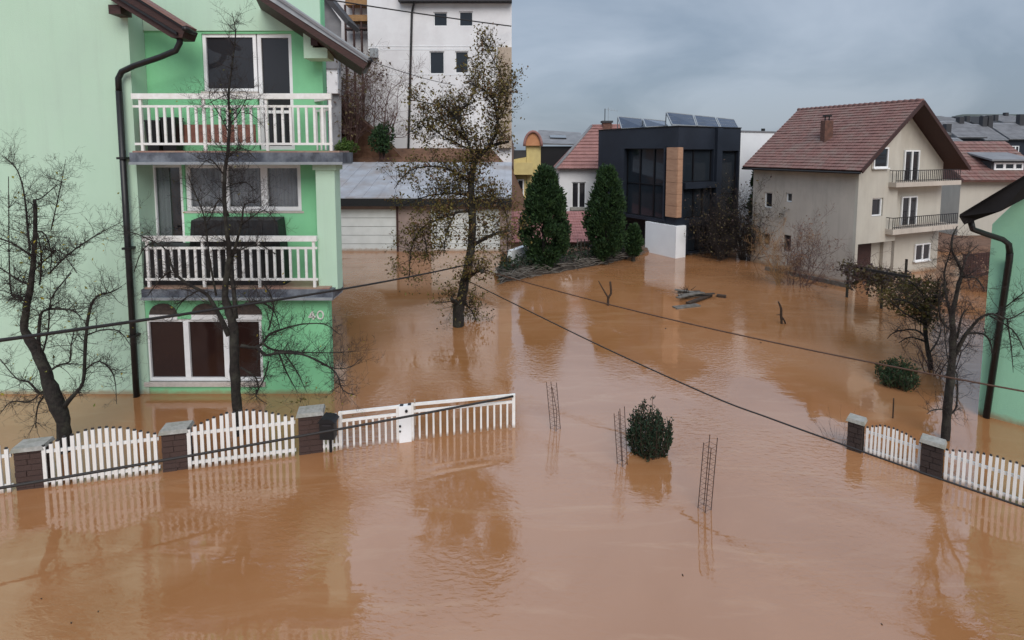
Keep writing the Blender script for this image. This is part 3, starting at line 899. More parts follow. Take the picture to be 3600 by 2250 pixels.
# ------------------------------------------------------------------ garages behind the house
YG = onw(1500, 884).y
PG = Plane((0, YG), (1, 0))
ga = thing('garage_row', 'low row of garages with white sectional doors and grey metal roof', 'garage', (-5, YG, 0))
xl, xr = PG.hit(1040, 800)[0], PG.hit(1798, 800)[0]
zr_ = PG.hit(1500, 722)[1]
doors = [PG.rect(1120, 736, 1394, 1000), PG.rect(1514, 736, 1758, 1000)]
g = MB()
wall_holes(g, PG, xl, xr, -1.25, zr_, [(d[0], d[1], -1.25, d[3]) for d in doors], -.3, 0)
g.build('wall', 'garage_wall', ga)
g = MB(); g.box(xl, YG+.31, -1.25, xr-.4, YG+5, zr_); g.build('rear_block', 'garage_wall', ga)
for d in doors:
    n = 6; z0 = -.55; hh = (d[3]-z0)/n
    dr = MB().pbox(PG, d[0], d[1], -1.25, z0, -.12, -.08).build('garage_door', 'garage_door', ga)
    for k in range(n):
        q = MB().pbox(PG, d[0]+.01, d[1]-.01, z0+k*hh+.012, z0+(k+1)*hh-.012, -.12, -.06)
        q.build('panel', 'garage_door', dr)
    MB().pbox(PG, d[0], d[1], z0, d[3], -.14, -.115).build('backing', 'timber_grey', dr)
ze = PG.hit(1500, 698, .5)[1]
g = MB(); g.pbox(PG, xl, xr+.02, zr_, ze, -.2, .5); g.build('fascia', 'black', ga)
yb_, zb_ = YG+6.4, at(1500, 570, YG+6.4).z
rf = MB()
rf.hexa([(xl, YG-.52, ze), (xr+.02, YG-.52, ze), (xr+.02, yb_, zb_-.06), (xl, yb_, zb_-.06), (xl, YG-.52, ze+.05), (xr+.02, YG-.52, ze+.05), (xr+.02, yb_, zb_), (xl, yb_, zb_)])
ro = rf.build('roof', 'garage_roof', ga)
for k in range(14):
    x = xl + (xr-xl)*(k+.5)/14
    MB().bar((x, YG-.5, ze+.06), (x, yb_, zb_+.012), .05, .03).build('roof_seam', 'garage_roof', ro)
x = PG.hit(1398, 800)[0]
MB().tube([(x, YG-.07, -.5), (x, YG-.07, zr_)], .05, 8).build('downpipe', 'wood_dark', ga)

# ------------------------------------------------------------------ white building on the slope
YW = 42.0
PW = Plane((0, YW), (1, 0))
wb = thing('white_building', 'tall plain white apartment building on the slope behind the garages', 'building', (-6, YW, 4.8))
x0, x1 = PW.hit(1296, 260)[0], PW.hit(1799, 300)[0]
zt_ = PW.hit(1600, 12)[1]
wins = [PW.rect(1524, 42, 1573, 92), PW.rect(1614, 40, 1663, 92), PW.rect(1510, 180, 1562, 260), PW.rect(1600, 180, 1647, 257), PW.rect(1584, 372, 1626, 424)]
g = MB()
wall_holes(g, PW, x0, x1, 3.5, zt_+1.0, wins, -.3, 0)
g.build('wall', 'white_wall', wb)
g = MB(); g.prism([(x0+.05, YW+.31, 3.5), (x1-.02, YW+.31, 3.5), (x1-.02, YW+9, 3.5), (x0*1.22, YW+9, 3.5)], (0,0,zt_-2.5)); g.build('rear_wall', 'white_wall', wb)
for r in wins:
    window(wb, PW, r, -.12, .07, gmat='glass_blue', sill='pvc', deep=.08)
g = MB(); g.pbox(PW, PW.hit(1406, 20)[0], x1+.02, zt_, zt_+1.2, .003, .7); g.build('eave', 'roof_dark', wb)
g = MB(); g.tube([PW.p(PW.hit(1462, 30)[0], zt_+.1, .5), PW.p(PW.hit(1449, 46)[0], PW.hit(1449, 46)[1], .12), PW.p(PW.hit(1430, 300)[0], 4.0, .12)], .09, 8)
g.build('downpipe', 'pipe', wb)
r = PW.rect(1752, 170, 1799, 520)
g = MB(); g.pbox(PW, r[0], r[1]-.01, r[2], r[3], .003, .5); g.build('stair_tower', 'beige', wb)
r = PW.rect(1304, 172, 1330, 205); MB().pbox(PW, r[0], r[1], r[2], r[3], .003, .35).build('meter_box', 'grey_metal', wb)
for yy in (162, 174, 262):
    u0, z0 = PW.hit(1300, yy); MB().pbox(PW, x0+.02, PW.hit(1750, yy)[0], z0-.03, z0+.02, .001, .02).build('string_course', 'white_render', wb)
# grey gabled house and timber balcony further left
YH = 37.0
PH = Plane((0, YH), (1, 0))
hh_ = thing('grey_house', 'grey rendered house gable with dark eave above the green roof verge', 'house', (-13, YH, 4.6))
g = MB(); q = lambda px, py, d=0: PH.p(PH.hit(px, py)[0], PH.hit(px, py)[1], d)
g.prism([q(960,-80), q(1090,-80), q(1200,75), q(1200,600), q(960,600)], (-2.5,4,0)); g.build('wall', 'roof_grey', hh_)
g = MB(); g.prism([q(1080,-110,.6), q(1236,80,.6), q(1226,92,.6), q(1068,-90,.6)], (0,2.6,0)); g.build('roof', 'roof_dark', hh_)
window(hh_, PH, PH.rect(1060, 18, 1112, 62), .06, .09, mull=(.5,), gmat='glass_blue', deep=.05)
g = MB(); r = PH.rect(1134, 200, 1192, 330); g.pbox(PH, r[0], r[1], r[2], r[3], .003, .35); g.build('porch_wall', 'white_wall', hh_)
g = MB(); r = PH.rect(1140, 195, 1200, 245); g.pbox(PH, r[0], r[1], r[2], r[3], .36, .5); g.build('awning', 'roof_grey', hh_)
g = MB(); g.tube([PH.p(PH.hit(1146,205)[0], r[3], .55), PH.p(PH.hit(1142,330)[0], PH.hit(1142,330)[1], .55)], .07, 8); g.build('downpipe', 'pipe', hh_)
tb = thing('timber_balcony', 'orange timber balcony on posts beside the white building', 'balcony', (-12, 43, 8))
PT = Plane((0, 43.0), (1, 0))
r = PT.rect(1215, 54, 1300, 76); MB().pbox(PT, r[0], r[1], r[2], r[3], -.8, .2).build('parapet', 'plank_wood', tb)
r = PT.rect(1215, -40, 1300, 18); MB().pbox(PT, r[0], r[1], r[2], r[3], -.8, .1).build('roof', 'plank_wood', tb)
r = PT.rect(1205, -40, 1302, 560); MB().pbox(PT, r[0]-1, r[1], 3.5, r[3], -3, -.9).build('wall', 'white_wall', tb)
for px in (1216, 1245, 1272, 1298):
    u, z = PT.hit(px, 100); MB().pbox(PT, u-.07, u+.07, 4, PT.hit(px, 18)[1], .0, .14).build('post', 'wood_dark', tb)
r = PT.rect(1215, 98, 1300, 104); MB().pbox(PT, r[0], r[1], r[2], r[3], -.5, .22).build('beam', 'wood_dark', tb)
# retaining wall and vines on the slope
g = MB(); YV = 40.0
rt = g.prism([at(1180,330,YV), at(1215,375,YV), at(1330,470,YV), at(1420,560,YV), at(1420,640,YV), at(1150,640,YV), at(1150,330,YV)], (0,1.2,0))
g.build('retaining_wall', 'soil', None, 'reddish stepped earth wall on the slope below the white building', 'wall', origin=at(1250, 560, YV))

# ------------------------------------------------------------------ gable roofed house builder
def roof_slab(mb, a, b, c, d, th=.10):
    n = (b-a).cross(d-a).normalized()
    if n.z < 0: n = -n
    mb.hexa([a, b, c, d, a+n*th, b+n*th, c+n*th, d+n*th])
    return n
def tile_mesh(a, b, d, rows, cols, lift, rng, th=.035, ov=1.25):
    """courses of flat tiles on the slope a(eave)->b(eave) , d = vector up the slope from a"""
    g = MB(); U = (b-a)/cols; V = d/rows
    n = U.cross(V).normalized()
    if n.z < 0: n = -n
    for j in range(rows):
        for i in range(cols):
            o = a + U*(i + (.5 if j % 2 else 0)*.0) + V*j + n*(lift + rng.uniform(-.004, .004))
            e = V*ov
            p0 = o + U*.03; p1 = o + U*.97
            q0 = p0 + e; q1 = p1 + e
            tl = n*(th + rng.uniform(0, .012))
            g.add([p0, p1, q1-n*.01, q0-n*.01, p0+tl, p1+tl, q1+n*.004, q0+n*.004], [(4,5,6,7),(0,1,5,4),(1,2,6,5),(3,0,4,7)])
    return g

# ------------------------------------------------------------------ grey rendered house with red tiled roof
C0 = onw(2999, 1003); CB = onw(3330, 953)
Bv = Vector((CB.x-C0.x, CB.y-C0.y, 0)); Bl = Bv.length; Bn = Bv.normalized()
An = Vector((-Bn.y, Bn.x, 0))
C0 = Vector((C0.x, C0.y, 0))
PGable = Plane(C0, Bn); PSide = Plane(C0, An)
HL = 5.3; ov = .45; fo = .38
ze = PSide.hit(2830, 572)[1]; 
mid = C0 + Bn*(Bl/2) - An*fo
# ridge height from the picture at the ridge's own distance
zr_ = at(3252, 362, mid.y).z
gr = thing('rendered_house', 'grey beige rendered house with red tiled gable roof and two balconies', 'house', (C0.x+2, C0.y+2, -1.25))
side_w = [PSide.rect(2686, 676, 2714, 730), PSide.rect(2762, 678, 2784, 710), PSide.rect(2684, 822, 2706, 860), PSide.rect(2754, 826, 2780, 884)]
g = MB()
wall_holes(g, PSide, .121, HL, -1.25, ze, side_w, -.25, 0)
g.build('side_wall', 'grey_render', gr, 'weathered grey brown side wall')
for i, r in enumerate(side_w):
    window(gr, PSide, r, -.09, .05, fmat='pvc' if i < 2 else 'timber_grey', gmat='glass', sill='pvc' if i < 2 else None, deep=.06)
ulb = PGable.hit(3158, 640)[0]
zgr = ze + (zr_-ze)*ulb/(Bl/2)
left_w = [PGable.rect(3068, 518, 3118, 590), PGable.rect(3066, 696, 3104, 760)]
op = PGable.rect(3012, 852, 3160, 1100)
g = MB()
wall_holes(g, PGable, .0, ulb, -1.25, ze, [w for w in left_w if w[3] < ze] + [(.17, ulb-.001, -1.25, op[3])], -.12, .002)
g.build('gable_wall', 'grey_render_light', gr)
g = MB()
g.prism([PGable.p(0, ze, .002), PGable.p(ulb, ze, .002), PGable.p(ulb, zgr, .002)], -PGable.N*.12)
g.prism([PGable.p(ulb, ze-1.8, -.45), PGable.p(Bl, ze-1.8, -.45), PGable.p(Bl, ze, -.45), PGable.p(Bl/2, zr_, -.45), PGable.p(ulb, zgr, -.45)], -PGable.N*.2)
g.pbox(PGable, ulb, Bl, -1.25, ze-1.8, -.65, -.451)
g.pbox(PGable, .17, ulb, -1.25, op[3]+.1, -.64, -.6)
g.build('gable_upper', 'grey_render_light', gr)
g = MB(); a0 = C0 + An*.66; 
g.prism([a0 + Bn*.25 + Vector((0,0,-1.25)), a0+Bn*(Bl-.02)+Vector((0,0,-1.25)), a0+Bn*(Bl-.02)+An*(HL-.7)+Vector((0,0,-1.25)), a0+Bn*.25+An*(HL-.7)+Vector((0,0,-1.25))], (0,0,ze+1.0))
g.build('house_core', 'grey_render', gr)
for i, r in enumerate(left_w):
    if i == 0:
        b_ = MB(); b_.pbox(PGable, r[0]-.06, r[1]+.09, r[2]-.05, r[3]+.07, .003, .03); b_.build('window_surround', 'grey_render', gr)
        window(gr, PGable, r, .06, .06, gmat='glass_blue', sill='pvc', deep=.05)
    else:
        window(gr, PGable, r, -.08, .06, gmat='glass', sill='pvc', deep=.06)
d1 = PGable.rect(3174, 528, 3226, 642, -.45); d2 = PGable.rect(3164, 690, 3218, 800, -.45)
for d in (d1, d2):
    window(gr, PGable, d, -.39, .06, mull=(.5,), gmat='glass', name='balcony_door', deep=.05)
gw = PGable.rect(3212, 856, 3264, 914, -.45)
window(gr, PGable, gw, -.39, .05, mull=(.5,), gmat='glass', name='window', deep=.05, sill='pvc')
r = PGable.rect(3010, 858, 3058, 1000, -.58); MB().pbox(PGable, r[0], r[1], -1.25, r[3], -.599, -.56).build('door', 'wood_dark', gr)
for (xa, ya, yb, yt) in ((3150, 640, 656, 598), (3138, 802, 820, 762)):
    u0, z1 = PGable.hit(xa, ya, .3); z0 = PGable.hit(xa+60, yb, .3)[1]
    z1 = PGable.hit(xa+60, ya, .3)[1]; zt2 = PGable.hit(xa+60, yt, .3)[1]
    s = MB().pbox(PGable, u0, Bl-.02, z0, z1, -.45, .32).build('balcony_slab', 'grey_render', gr)
    rl = MB()
    rl.pbox(PGable, u0+.03, Bl-.05, zt2-.03, zt2, .26, .29)
    rail = rl.build('railing', 'black', gr)
    MB().pbox(PGable, u0+.03, Bl-.05, z1+.06, z1+.085, .265, .285).build('rail', 'black', rail)
    MB().pbox(PGable, u0+.03, u0+.055, zt2-.03, zt2, -.43, .259).build('side_rail', 'black', rail)
    me = MB().box(-.009,-.009,0,.009,.009,zt2-.03-z1).mesh('baluster'); me.materials.append(M['black'])
    n = 34
    for k in range(n):
        u = u0+.04+(Bl-.1-u0)*k/(n-1)
        piece('baluster', me, rail, PGable.p(u, z1, .275))
    for k in range(5):
        piece('baluster', me, rail, PGable.p(u0+.043, z1, -.40+.13*k))
# roof
eL = [C0 - Bn*ov - An*fo, C0 - Bn*ov + An*(HL+.25)]
zee = ze - ov*(zr_-ze)/(Bl/2) + .02
eR = [C0 + Bn*(Bl+ov) - An*fo, C0 + Bn*(Bl+ov) + An*(HL+.25)]
rg = [C0 + Bn*(Bl/2) - An*fo, C0 + Bn*(Bl/2) + An*(HL+.25)]
Z = lambda v, z: Vector((v.x, v.y, z))
g = MB()
nL = roof_slab(g, Z(eL[0], zee), Z(eL[1], zee), Z(rg[1], zr_+.02), Z(rg[0], zr_+.02), .08)
roof_slab(g, Z(eR[0], zee), Z(eR[1], zee), Z(rg[1], zr_+.02), Z(rg[0], zr_+.02), .08)
rof = g.build('roof', 'wood_dark', gr, 'red brown tiled gable roof with dark soffit')
rng = random.Random(4)
up = Z(rg[0], zr_+.02) - Z(eL[0], zee)
tm = tile_mesh(Z(eL[0], zee), Z(eL[1], zee), up, 23, 30, .085, rng)
tm.build('roof_tiles', 'roof_red', rof, kind='stuff')
tm = tile_mesh(Z(eR[1], zee), Z(eR[0], zee), Z(rg[1], zr_+.02) - Z(eR[1], zee), 23, 30, .085, rng)
tm.build('roof_tiles', 'roof_red', rof, kind='stuff')
rt = MB(); rt.smooth = True
rt.tube([(-.0,0,0), (.12,0,.0), (.27,0,.012)], [.085,.09,.105], 8)
me = rt.mesh('ridge_tile'); me.materials.append(M['roof_red'])
n = 24
for k in range(n):
    p_ = Z(rg[0].lerp(rg[1], k/n), zr_+.10)
    piece('ridge_tile', me, rof, p_, math.atan2(An.y, An.x))
for a, b in ((eL[0], rg[0]), (eR[0], rg[0])):
    MB().bar(Z(a, zee+.03) - An*.02, Z(b, zr_+.05) - An*.02, .04, .16).build('verge_board', 'wood_dark', rof)
MB().tube([Z(eL[0], zee-.02)-Bn*.06, Z(eL[1], zee-.02)-Bn*.06], .05, 8).build('gutter', 'pipe', rof)
for f in (.25, .72):
    p_ = Z(C0 + Bn*(Bl/2*f), ze + (zr_-ze)*f - .1)
    MB().bar(p_, p_ - An*.34, .10, .12).build('purlin_end', 'wood_dark', rof)
# chimney on the front slope
ch = at(2905, 480, (C0 + Bn*1.2 + An*2.4).y)
fc = (Vector((ch.x, ch.y, 0)) - C0).dot(Bn)
pz = ze + (zr_-ze)*fc/(Bl/2)
h_ = at(2905, 424, ch.y).z
g = MB(); w = 14*mpp(ch.y)
g.box(ch.x-w, ch.y-w, pz-.5, ch.x+w, ch.y+w, h_); cho = g.build('chimney', 'chimney_brick', rof)
g = MB(); g.box(ch.x-w*.75, ch.y-w*.75, h_+.18, ch.x+w*.75, ch.y+w*.75, h_+.25)
for sx in (-.5, .5):
    g.box(ch.x+w*sx-.02, ch.y-.02, h_, ch.x+w*sx+.02, ch.y+.02, h_+.18)
g.build('chimney_cowl', 'pipe', rof)

# ------------------------------------------------------------------ dark modern building
K = onw(2374, 906); K = Vector((K.x, K.y, 0))
KL = Vector((at(2104,500,33.2).x, 33.2, 0))
Ln = (KL-K).normalized(); Rn = Vector((-Ln.y, Ln.x, 0)); 
if Rn.x < 0: Rn = -Rn
PL_ = Plane(K, Ln); PR_ = Plane(K, Rn)
Ll = (KL-K).length
Lr = PR_.hit(2598, 650)[0]
zt = PL_.hit(2360, 446)[1]
db = thing('modern_building', 'dark slate clad modern building with large glazing and wooden corner post', 'building', (K.x, K.y, 0))
zb0 = PL_.hit(2300, 778)[1]
glL = PL_.rect(2196, 522, 2340, 762); glR1 = PR_.rect(2402, 525, 2508, 640); glR2 = PR_.rect(2402, 662, 2508, 765)
glR3 = PR_.rect(2526, 530, 2592, 800)
lowR = PR_.rect(2418, 792, 2520, 880)
g = MB()
wall_holes(g, PL_, .0, Ll, zb0, zt, [(glL[0], glL[1], glL[2], glL[3])], -.4, 0)
wall_holes(g, PR_, .002, Lr, .12, zt, [glR1, glR2, glR3, (lowR[0], lowR[1], lowR[2], lowR[3])], -.4, .001)
g.build('cladding', 'clad', db)
g = MB()
g.prism([K+Ln*.55+Rn*.55+Vector((0,0,-.9)), K+Ln*.55+Rn*(Lr-.02)+Vector((0,0,-.9)), K+Ln*(Ll-.1)+Rn*(Lr-.02)+Vector((0,0,-.9)), K+Ln*(Ll-.1)+Rn*.55+Vector((0,0,-.9))], (0,0,zt+.8))
g.build('core', 'clad_black', db)
for r, pl, mu, cr_ in ((glL, PL_, (.32,.66), (.48,)), (glR1, PR_, (.4,), ()), (glR2, PR_, (.4,.7), ()), (glR3, PR_, (), (.45,)), (lowR, PR_, (.35,.7), ())):
    window(db, pl, r, -.16, .05, mull=mu, fmat='clad_black', gmat='glass_blue', deep=.08, name='glazing', cross=cr_)
# projecting frame round the left glazing
g = MB()
u0, u1, z0, z1 = glL
g.pbox(PL_, u0-.02, u0+.05, z0-.1, z1+.1, .002, .14); g.pbox(PL_, u1-.05, u1+.3, z0-.1, z1+.1, .002, .14)
g.pbox(PL_, u0+.05, u1-.05, z1, z1+.1, .002, .14)
g.build('glazing_surround', 'clad', db)
r = PR_.rect(2508, 460, 2526, 890); g = MB(); g.pbox(PR_, r[0], r[1], .12, zt-.02, .003, .18); g.build('pilaster', 'clad', db)
r = PR_.rect(2400, 641, 2508, 661); g = MB(); g.pbox(PR_, r[0], r[1], r[2], r[3], .003, .2); g.build('floor_edge', 'clad', db)
# wooden corner post made of boards
zw1 = PL_.hit(2366, 518)[1]; zw0 = PL_.hit(2370, 764)[1]
uL = PL_.hit(2342, 640, .1)[0]; uR = PR_.hit(2398, 640, .1)[0]
g = MB()
n = 6
corner = K - Ln*.10 - Rn*.10
cp = MB()
cp.prism([Z(corner+Ln*.02+Rn*.02, zw0), Z(corner+Rn*(uR+.08)+Ln*.02, zw0), Z(K+Rn*(uR-.02)+Ln*.0, zw0), Z(K, zw0), Z(K+Ln*(uL-.02), zw0), Z(corner+Ln*(uL+.08)+Rn*.02, zw0)], (0,0,zw1-zw0))
cpo = cp.build('corner_post', 'panel_wood', db)
hh = (zw1-zw0)/n
for k in range(n):
    a, b = zw0+k*hh+.008, zw0+(k+1)*hh-.008
    MB().pbox(PR_, -.10, uR, a, b, .082, .115).build('board', 'panel_wood', cpo)
    MB().pbox(PL_, -.082, uL, a, b, .082, .114).build('board', 'panel_wood', cpo)
# white plinth block at the corner
zpt = PL_.hit(2330, 788, .15)[1]
uL2 = PL_.hit(2268, 840, .15)[0]; uR2 = PR_.hit(2411, 840, .15)[0]
g = MB(); c2 = K - Ln*.15 - Rn*.15
g.prism([Z(c2,-.9), Z(c2+Rn*(uR2+.15),-.9), Z(K+Rn*uR2+Ln*.5,-.9), Z(K+Ln*uL2+Rn*.5,-.9), Z(c2+Ln*(uL2+.15),-.9)], (0,0,zpt+.9))
g.build('plinth_block', 'white_render', db)
# parapet trim
g = MB(); g.pbox(PL_, -.03, Ll, zt, zt+.05, -.4, .05); g.pbox(PR_, .06, Lr, zt, zt+.05, -.4, .05); g.build('parapet_trim', 'pipe', db)
# white rear wing
PR2 = Plane(K+Ln*.6, Rn)
g = MB(); u1 = PR2.hit(2780, 600)[0]; z1 = PR2.hit(2700, 466)[1]
g.pbox(PR2, Lr+.01, u1, -.9, z1, -3, 0)
ww = g.build('white_wing', 'white_render', db)
MB().pbox(PR2, Lr+.012, u1, z1, z1+.08, -3, .05).build('wing_coping', 'roof_grey', ww)
p_ = at(2683, 452, K.y+6)
MB().tube([(p_.x, p_.y, z1), (p_.x, p_.y, p_.z)], .12, 8).build('roof_vent', 'pipe', ww)
# pinkish rubble at the foot of the right face: separate stones
rng = random.Random(11)
for k in range(9):
    px = 2425+k*18; py = 893-k*2.6
    b = onw(px, py)
    s = rng.uniform(.16,.3)
    g = MB(); vs = []
    for i in range(6):
        a = 2*math.pi*i/6
        vs.append((b.x+s*math.cos(a)*rng.uniform(.8,1.2), b.y+s*.7*math.sin(a)*rng.uniform(.8,1.2), -.1))
    for i in range(6):
        a = 2*math.pi*i/6
        vs.append((b.x+s*.7*math.cos(a)*rng.uniform(.8,1.2), b.y+s*.5*math.sin(a)*rng.uniform(.8,1.2), s*rng.uniform(.5,.8)))
    g.add(vs, [tuple(range(6,12))] + [(i,(i+1)%6,6+(i+1)%6,6+i) for i in range(6)])
    g.build('rubble_stone', 'sill', None, 'pale pinkish rubble stone at the foot of the dark slate building', 'stone', 'rubble stones at the waterline', origin=b)
# solar panels on the roof
def solar(xa, ya, xb, yb, xc, yc, xd, yd, Yt, dY, label):
    a, b = at(xa,ya,Yt+dY), at(xb,yb,Yt+dY); c, d = at(xc,yc,Yt), at(xd,yd,Yt)
    t = thing('solar_panel', label, 'solar panel', (d.x, d.y, zt), 'solar panels on the dark building')
    n = (b-a).cross(d-a).normalized()
    if n.z < 0: n = -n
    MB().hexa([a, b, c, d, a+n*.06, b+n*.06, c+n*.06, d+n*.06]).build('panel', 'solar', t)
    for p, q in ((a,b),(b,c),(c,d),(d,a)):
        MB().bar(p+n*.04, q+n*.04, .05, .09).build('frame', 'grey_metal', t)
    for p in (a, b):
        MB().bar(p, Vector((p.x, p.y+.1, zt-.05)), .05, .05).build('strut', 'grey_metal', t)
    for i in range(1, 3):
        f = i/3
        MB().bar(a.lerp(d, f)+n*.062, b.lerp(c, f)+n*.062, .012, .008).build('cell_line', 'grey_metal', t)
solar(2342,398, 2434,408, 2447,446, 2362,441, 29.5, .9, 'solar panel of the tall row right above the wooden corner post')
solar(2440,409, 2512,416, 2528,451, 2452,446, 29.9, .9, 'middle solar panel of the tall row on the dark building')
solar(2518,417, 2580,424, 2597,457, 2533,451, 30.3, .9, 'solar panel of the tall row beside the white rear wing')
solar(2172,413, 2255,421, 2265,452, 2185,455, 31.5, .9, 'solar panel of the low row beside the red tiled roof')
solar(2260,421, 2338,429, 2346,446, 2270,450, 30.8, .9, 'solar panel of the low row touching the tall row')

# ------------------------------------------------------------------ white house with red hip roof
YQ = 36.0
PQ = Plane((0, YQ), (1, 0))
wh = thing('red_roof_house', 'white house with pinkish red tiled hip roof behind the conifers', 'house', (at(2030,800,YQ).x, YQ, 0))
q = lambda px, py, Y=YQ: at(px, py, Y)
ex0, ex1 = q(1952, 585), q(2180, 592)
zev = q(2020, 590).z
wq = PQ.rect(2010, 640, 2060, 732)
g = MB(); wall_holes(g, PQ, q(1966,700).x, q(2160,700).x, -.5, zev, [wq], -.3, 0); g.build('wall', 'white_wall', wh)
g = MB(); g.box(q(1966,700).x+.05, YQ+.31, -.5, q(2160,700).x, YQ+5, zev); g.build('rear_wall', 'white_wall', wh)
window(wh, PQ, wq, -.1, .07, mull=(.5,), gmat='glass', deep=.08)
r = PQ.rect(2004, 728, 2064, 738); MB().pbox(PQ, r[0], r[1], r[2], r[3], .003, .3).build('balcony_slab', 'cap', wh)
ry = YQ+2.6
rl, rr0 = q(2080, 443, ry), q(2200, 441, ry)
E0, E1 = Vector((q(1950,588).x, YQ-.5, zev-.05)), Vector((q(2185,588).x, YQ-.5, zev-.05))
B0 = Vector((E0.x*1.12, YQ+5.6, zev-.05)); B1 = Vector((E1.x, YQ+5.6, zev-.05))
g = MB()
g.add([E0,E1,rr0,rl,B0,B1], [(0,1,2,3),(4,0,3),(5,4,3,2),(1,5,2),(0,4,5,1)])
ro = g.build('roof', 'roof_pink', wh)
rng = random.Random(3)
gt = MB(); rows = 13
for j in range(rows):
    f0, f1 = j/rows, (j+1)/rows
    l0, r0, l1, r1 = E0.lerp(rl,f0), E1.lerp(rr0,f0), E0.lerp(rl,f1), E1.lerp(rr0,f1)
    nn = (r0-l0).cross(l1-l0).normalized()
    n = 26
    for i in range(n):
        a, b = l0.lerp(r0, i/n+.002), l0.lerp(r0, (i+1)/n-.002); c, d = l1.lerp(r1, (i+1)/n), l1.lerp(r1, i/n)
        tl = nn*(.055+rng.uniform(0,.02))
        gt.add([a,b,c,d,a+tl,b+tl,c+nn*.012,d+nn*.012], [(4,5,6,7),(0,1,5,4)])
gt.build('roof_tiles', 'roof_pink', ro, kind='stuff')
g = MB(); g.smooth = True; g.tube([E0, rl], .11, 8); g.build('hip_ridge', 'roof_grey', ro)
g = MB(); g.smooth = True; g.tube([rl, rr0], .11, 8); g.build('ridge', 'roof_pink', ro)
c_ = q(2133, 440, ry); w = 15*mpp(ry)
g = MB(); g.box(c_.x-w, ry-w, c_.z-.9, c_.x+w, ry+w, q(2133,432,ry).z); cq = g.build('chimney', 'chimney_brick', ro)
zc = q(2133,432,ry).z
MB().box(c_.x-w*1.25, ry-w*1.25, zc, c_.x+w*1.25, ry+w*1.25, zc+.14).build('chimney_cap', 'roof_dark', ro)
an = thing('antenna', 'thin rooftop television antenna on the red tiled roof', 'antenna', (c_.x, ry, zc))
pa = q(2127, 382, ry); MB().tube([(pa.x, ry, zc), pa], .03, 6).build('mast', 'pipe', an)
pb = q(2170, 390, ry); MB().bar(q(2127,384,ry), pb, .02, .02).build('boom', 'grey_metal', an)
for f in (.25, .5, .75, 1): MB().bar(pa.lerp(pb,f)+Vector((0,0,.12)), pa.lerp(pb,f)-Vector((0,0,.12)), .012, .012).build('element', 'grey_metal', an)
MB().tube([q(2139,378,ry), (q(2139,378,ry).x, ry, zc)], .015, 5).build('mast', 'grey_metal', an)
# low red tiled shed behind the conifers
ls = thing('tiled_shed', 'long low shed with red tiled lean-to roof behind the conifers', 'shed', (at(1950,900,30).x, 30, 0))
a, b = at(1780,856,29.2), at(2110,856,29.2); c, d = at(2110,748,33), at(1780,748,33)
g = MB(); roof_slab(g, a, b, c, d, .06); ro = g.build('roof', 'wood_dark', ls)
tm = tile_mesh(a, b, d-a, 11, 36, .065, random.Random(9)); tm.build('roof_tiles', 'roof_rose', ro, kind='stuff')
g = MB(); g.box(a.x, 29.6, -.6, b.x, 32.6, a.z+.05); g.build('wall', 'beige', ls)
# yellow house with arched gable
YY = 44.0
PY_ = Plane((0, YY), (1, 0))
yh_ = thing('yellow_house', 'yellow house with orange arched gable at the end of the garden', 'house', (at(1870,700,YY).x, YY, 0))
q = lambda px, py: PY_.p(PY_.hit(px, py)[0], PY_.hit(px, py)[1], 0)
g = MB(); g.prism([q(1851,512), q(1901,512), q(1901,860), q(1851,860)], (0,3,0)); g.build('tower', 'yellow', yh_)
g = MB(); c = q(1873, 512); rad = 27*mpp(YY); n = 14
g.prism([c+Vector((rad*math.cos(math.pi*i/n), -.3, rad*1.75*math.sin(math.pi*i/n))) for i in range(n+1)], (0,3.3,0)); g.build('arched_gable', 'peach', yh_)
g = MB(); g.smooth = True; g.tube([c+Vector((rad*1.12*math.cos(math.pi*i/n), -.4, rad*1.88*math.sin(math.pi*i/n)-.05)) for i in range(n+1)], .12, 6); g.build('arch_trim', 'roof_pink', yh_)
g = MB(); g.prism([q(1806,528), q(1850,528), q(1850,552), q(1806,560)], (0,3,0)); g.build('roof', 'roof_dark', yh_)
g = MB(); g.pbox(PY_, q(1806,600).x, q(1850,600).x, q(1830,860).z, q(1830,552).z, -3, -.01); g.build('wall', 'yellow', yh_)
g = MB(); g.pbox(PY_, q(1806,600).x, q(1872,600).x, q(1830,612).z, q(1830,572).z, .01, 1.1); bo = g.build('balcony', 'yellow', yh_)
window(yh_, PY_, PY_.rect(1818, 630, 1842, 690), .05, .1, gmat='glass', deep=.05)
g = MB(); g.prism([q(1898,514)+Vector((0,.9,0)), q(2060,514)+Vector((0,.9,0)), q(2060,640)+Vector((0,.9,0)), q(1898,640)+Vector((0,.9,0))], (0,5,0)); g.build('rear_block', 'clad_black', yh_)
a, b = at(1898,508,44.5), at(2062,512,44.5); c, d = at(2040,470,50), at(1893,461,50)
g = MB(); roof_slab(g, a, b, c, d, .12); ro = g.build('roof', 'roof_grey', yh_, 'grey sheet roof with skylight')
nn = (b-a).cross(d-a).normalized()
m_ = a.lerp(b,.42).lerp(d.lerp(c,.42), .45); U = (b-a).normalized(); V = (d-a).normalized()
MB().hexa([m_-U*.7-V*.5+nn*.1, m_+U*.7-V*.5+nn*.1, m_+U*.7+V*.5+nn*.1, m_-U*.7+V*.5+nn*.1, m_-U*.7-V*.5+nn*.22, m_+U*.7-V*.5+nn*.22, m_+U*.7+V*.5+nn*.22, m_-U*.7+V*.5+nn*.22]).build('skylight', 'glass', ro)

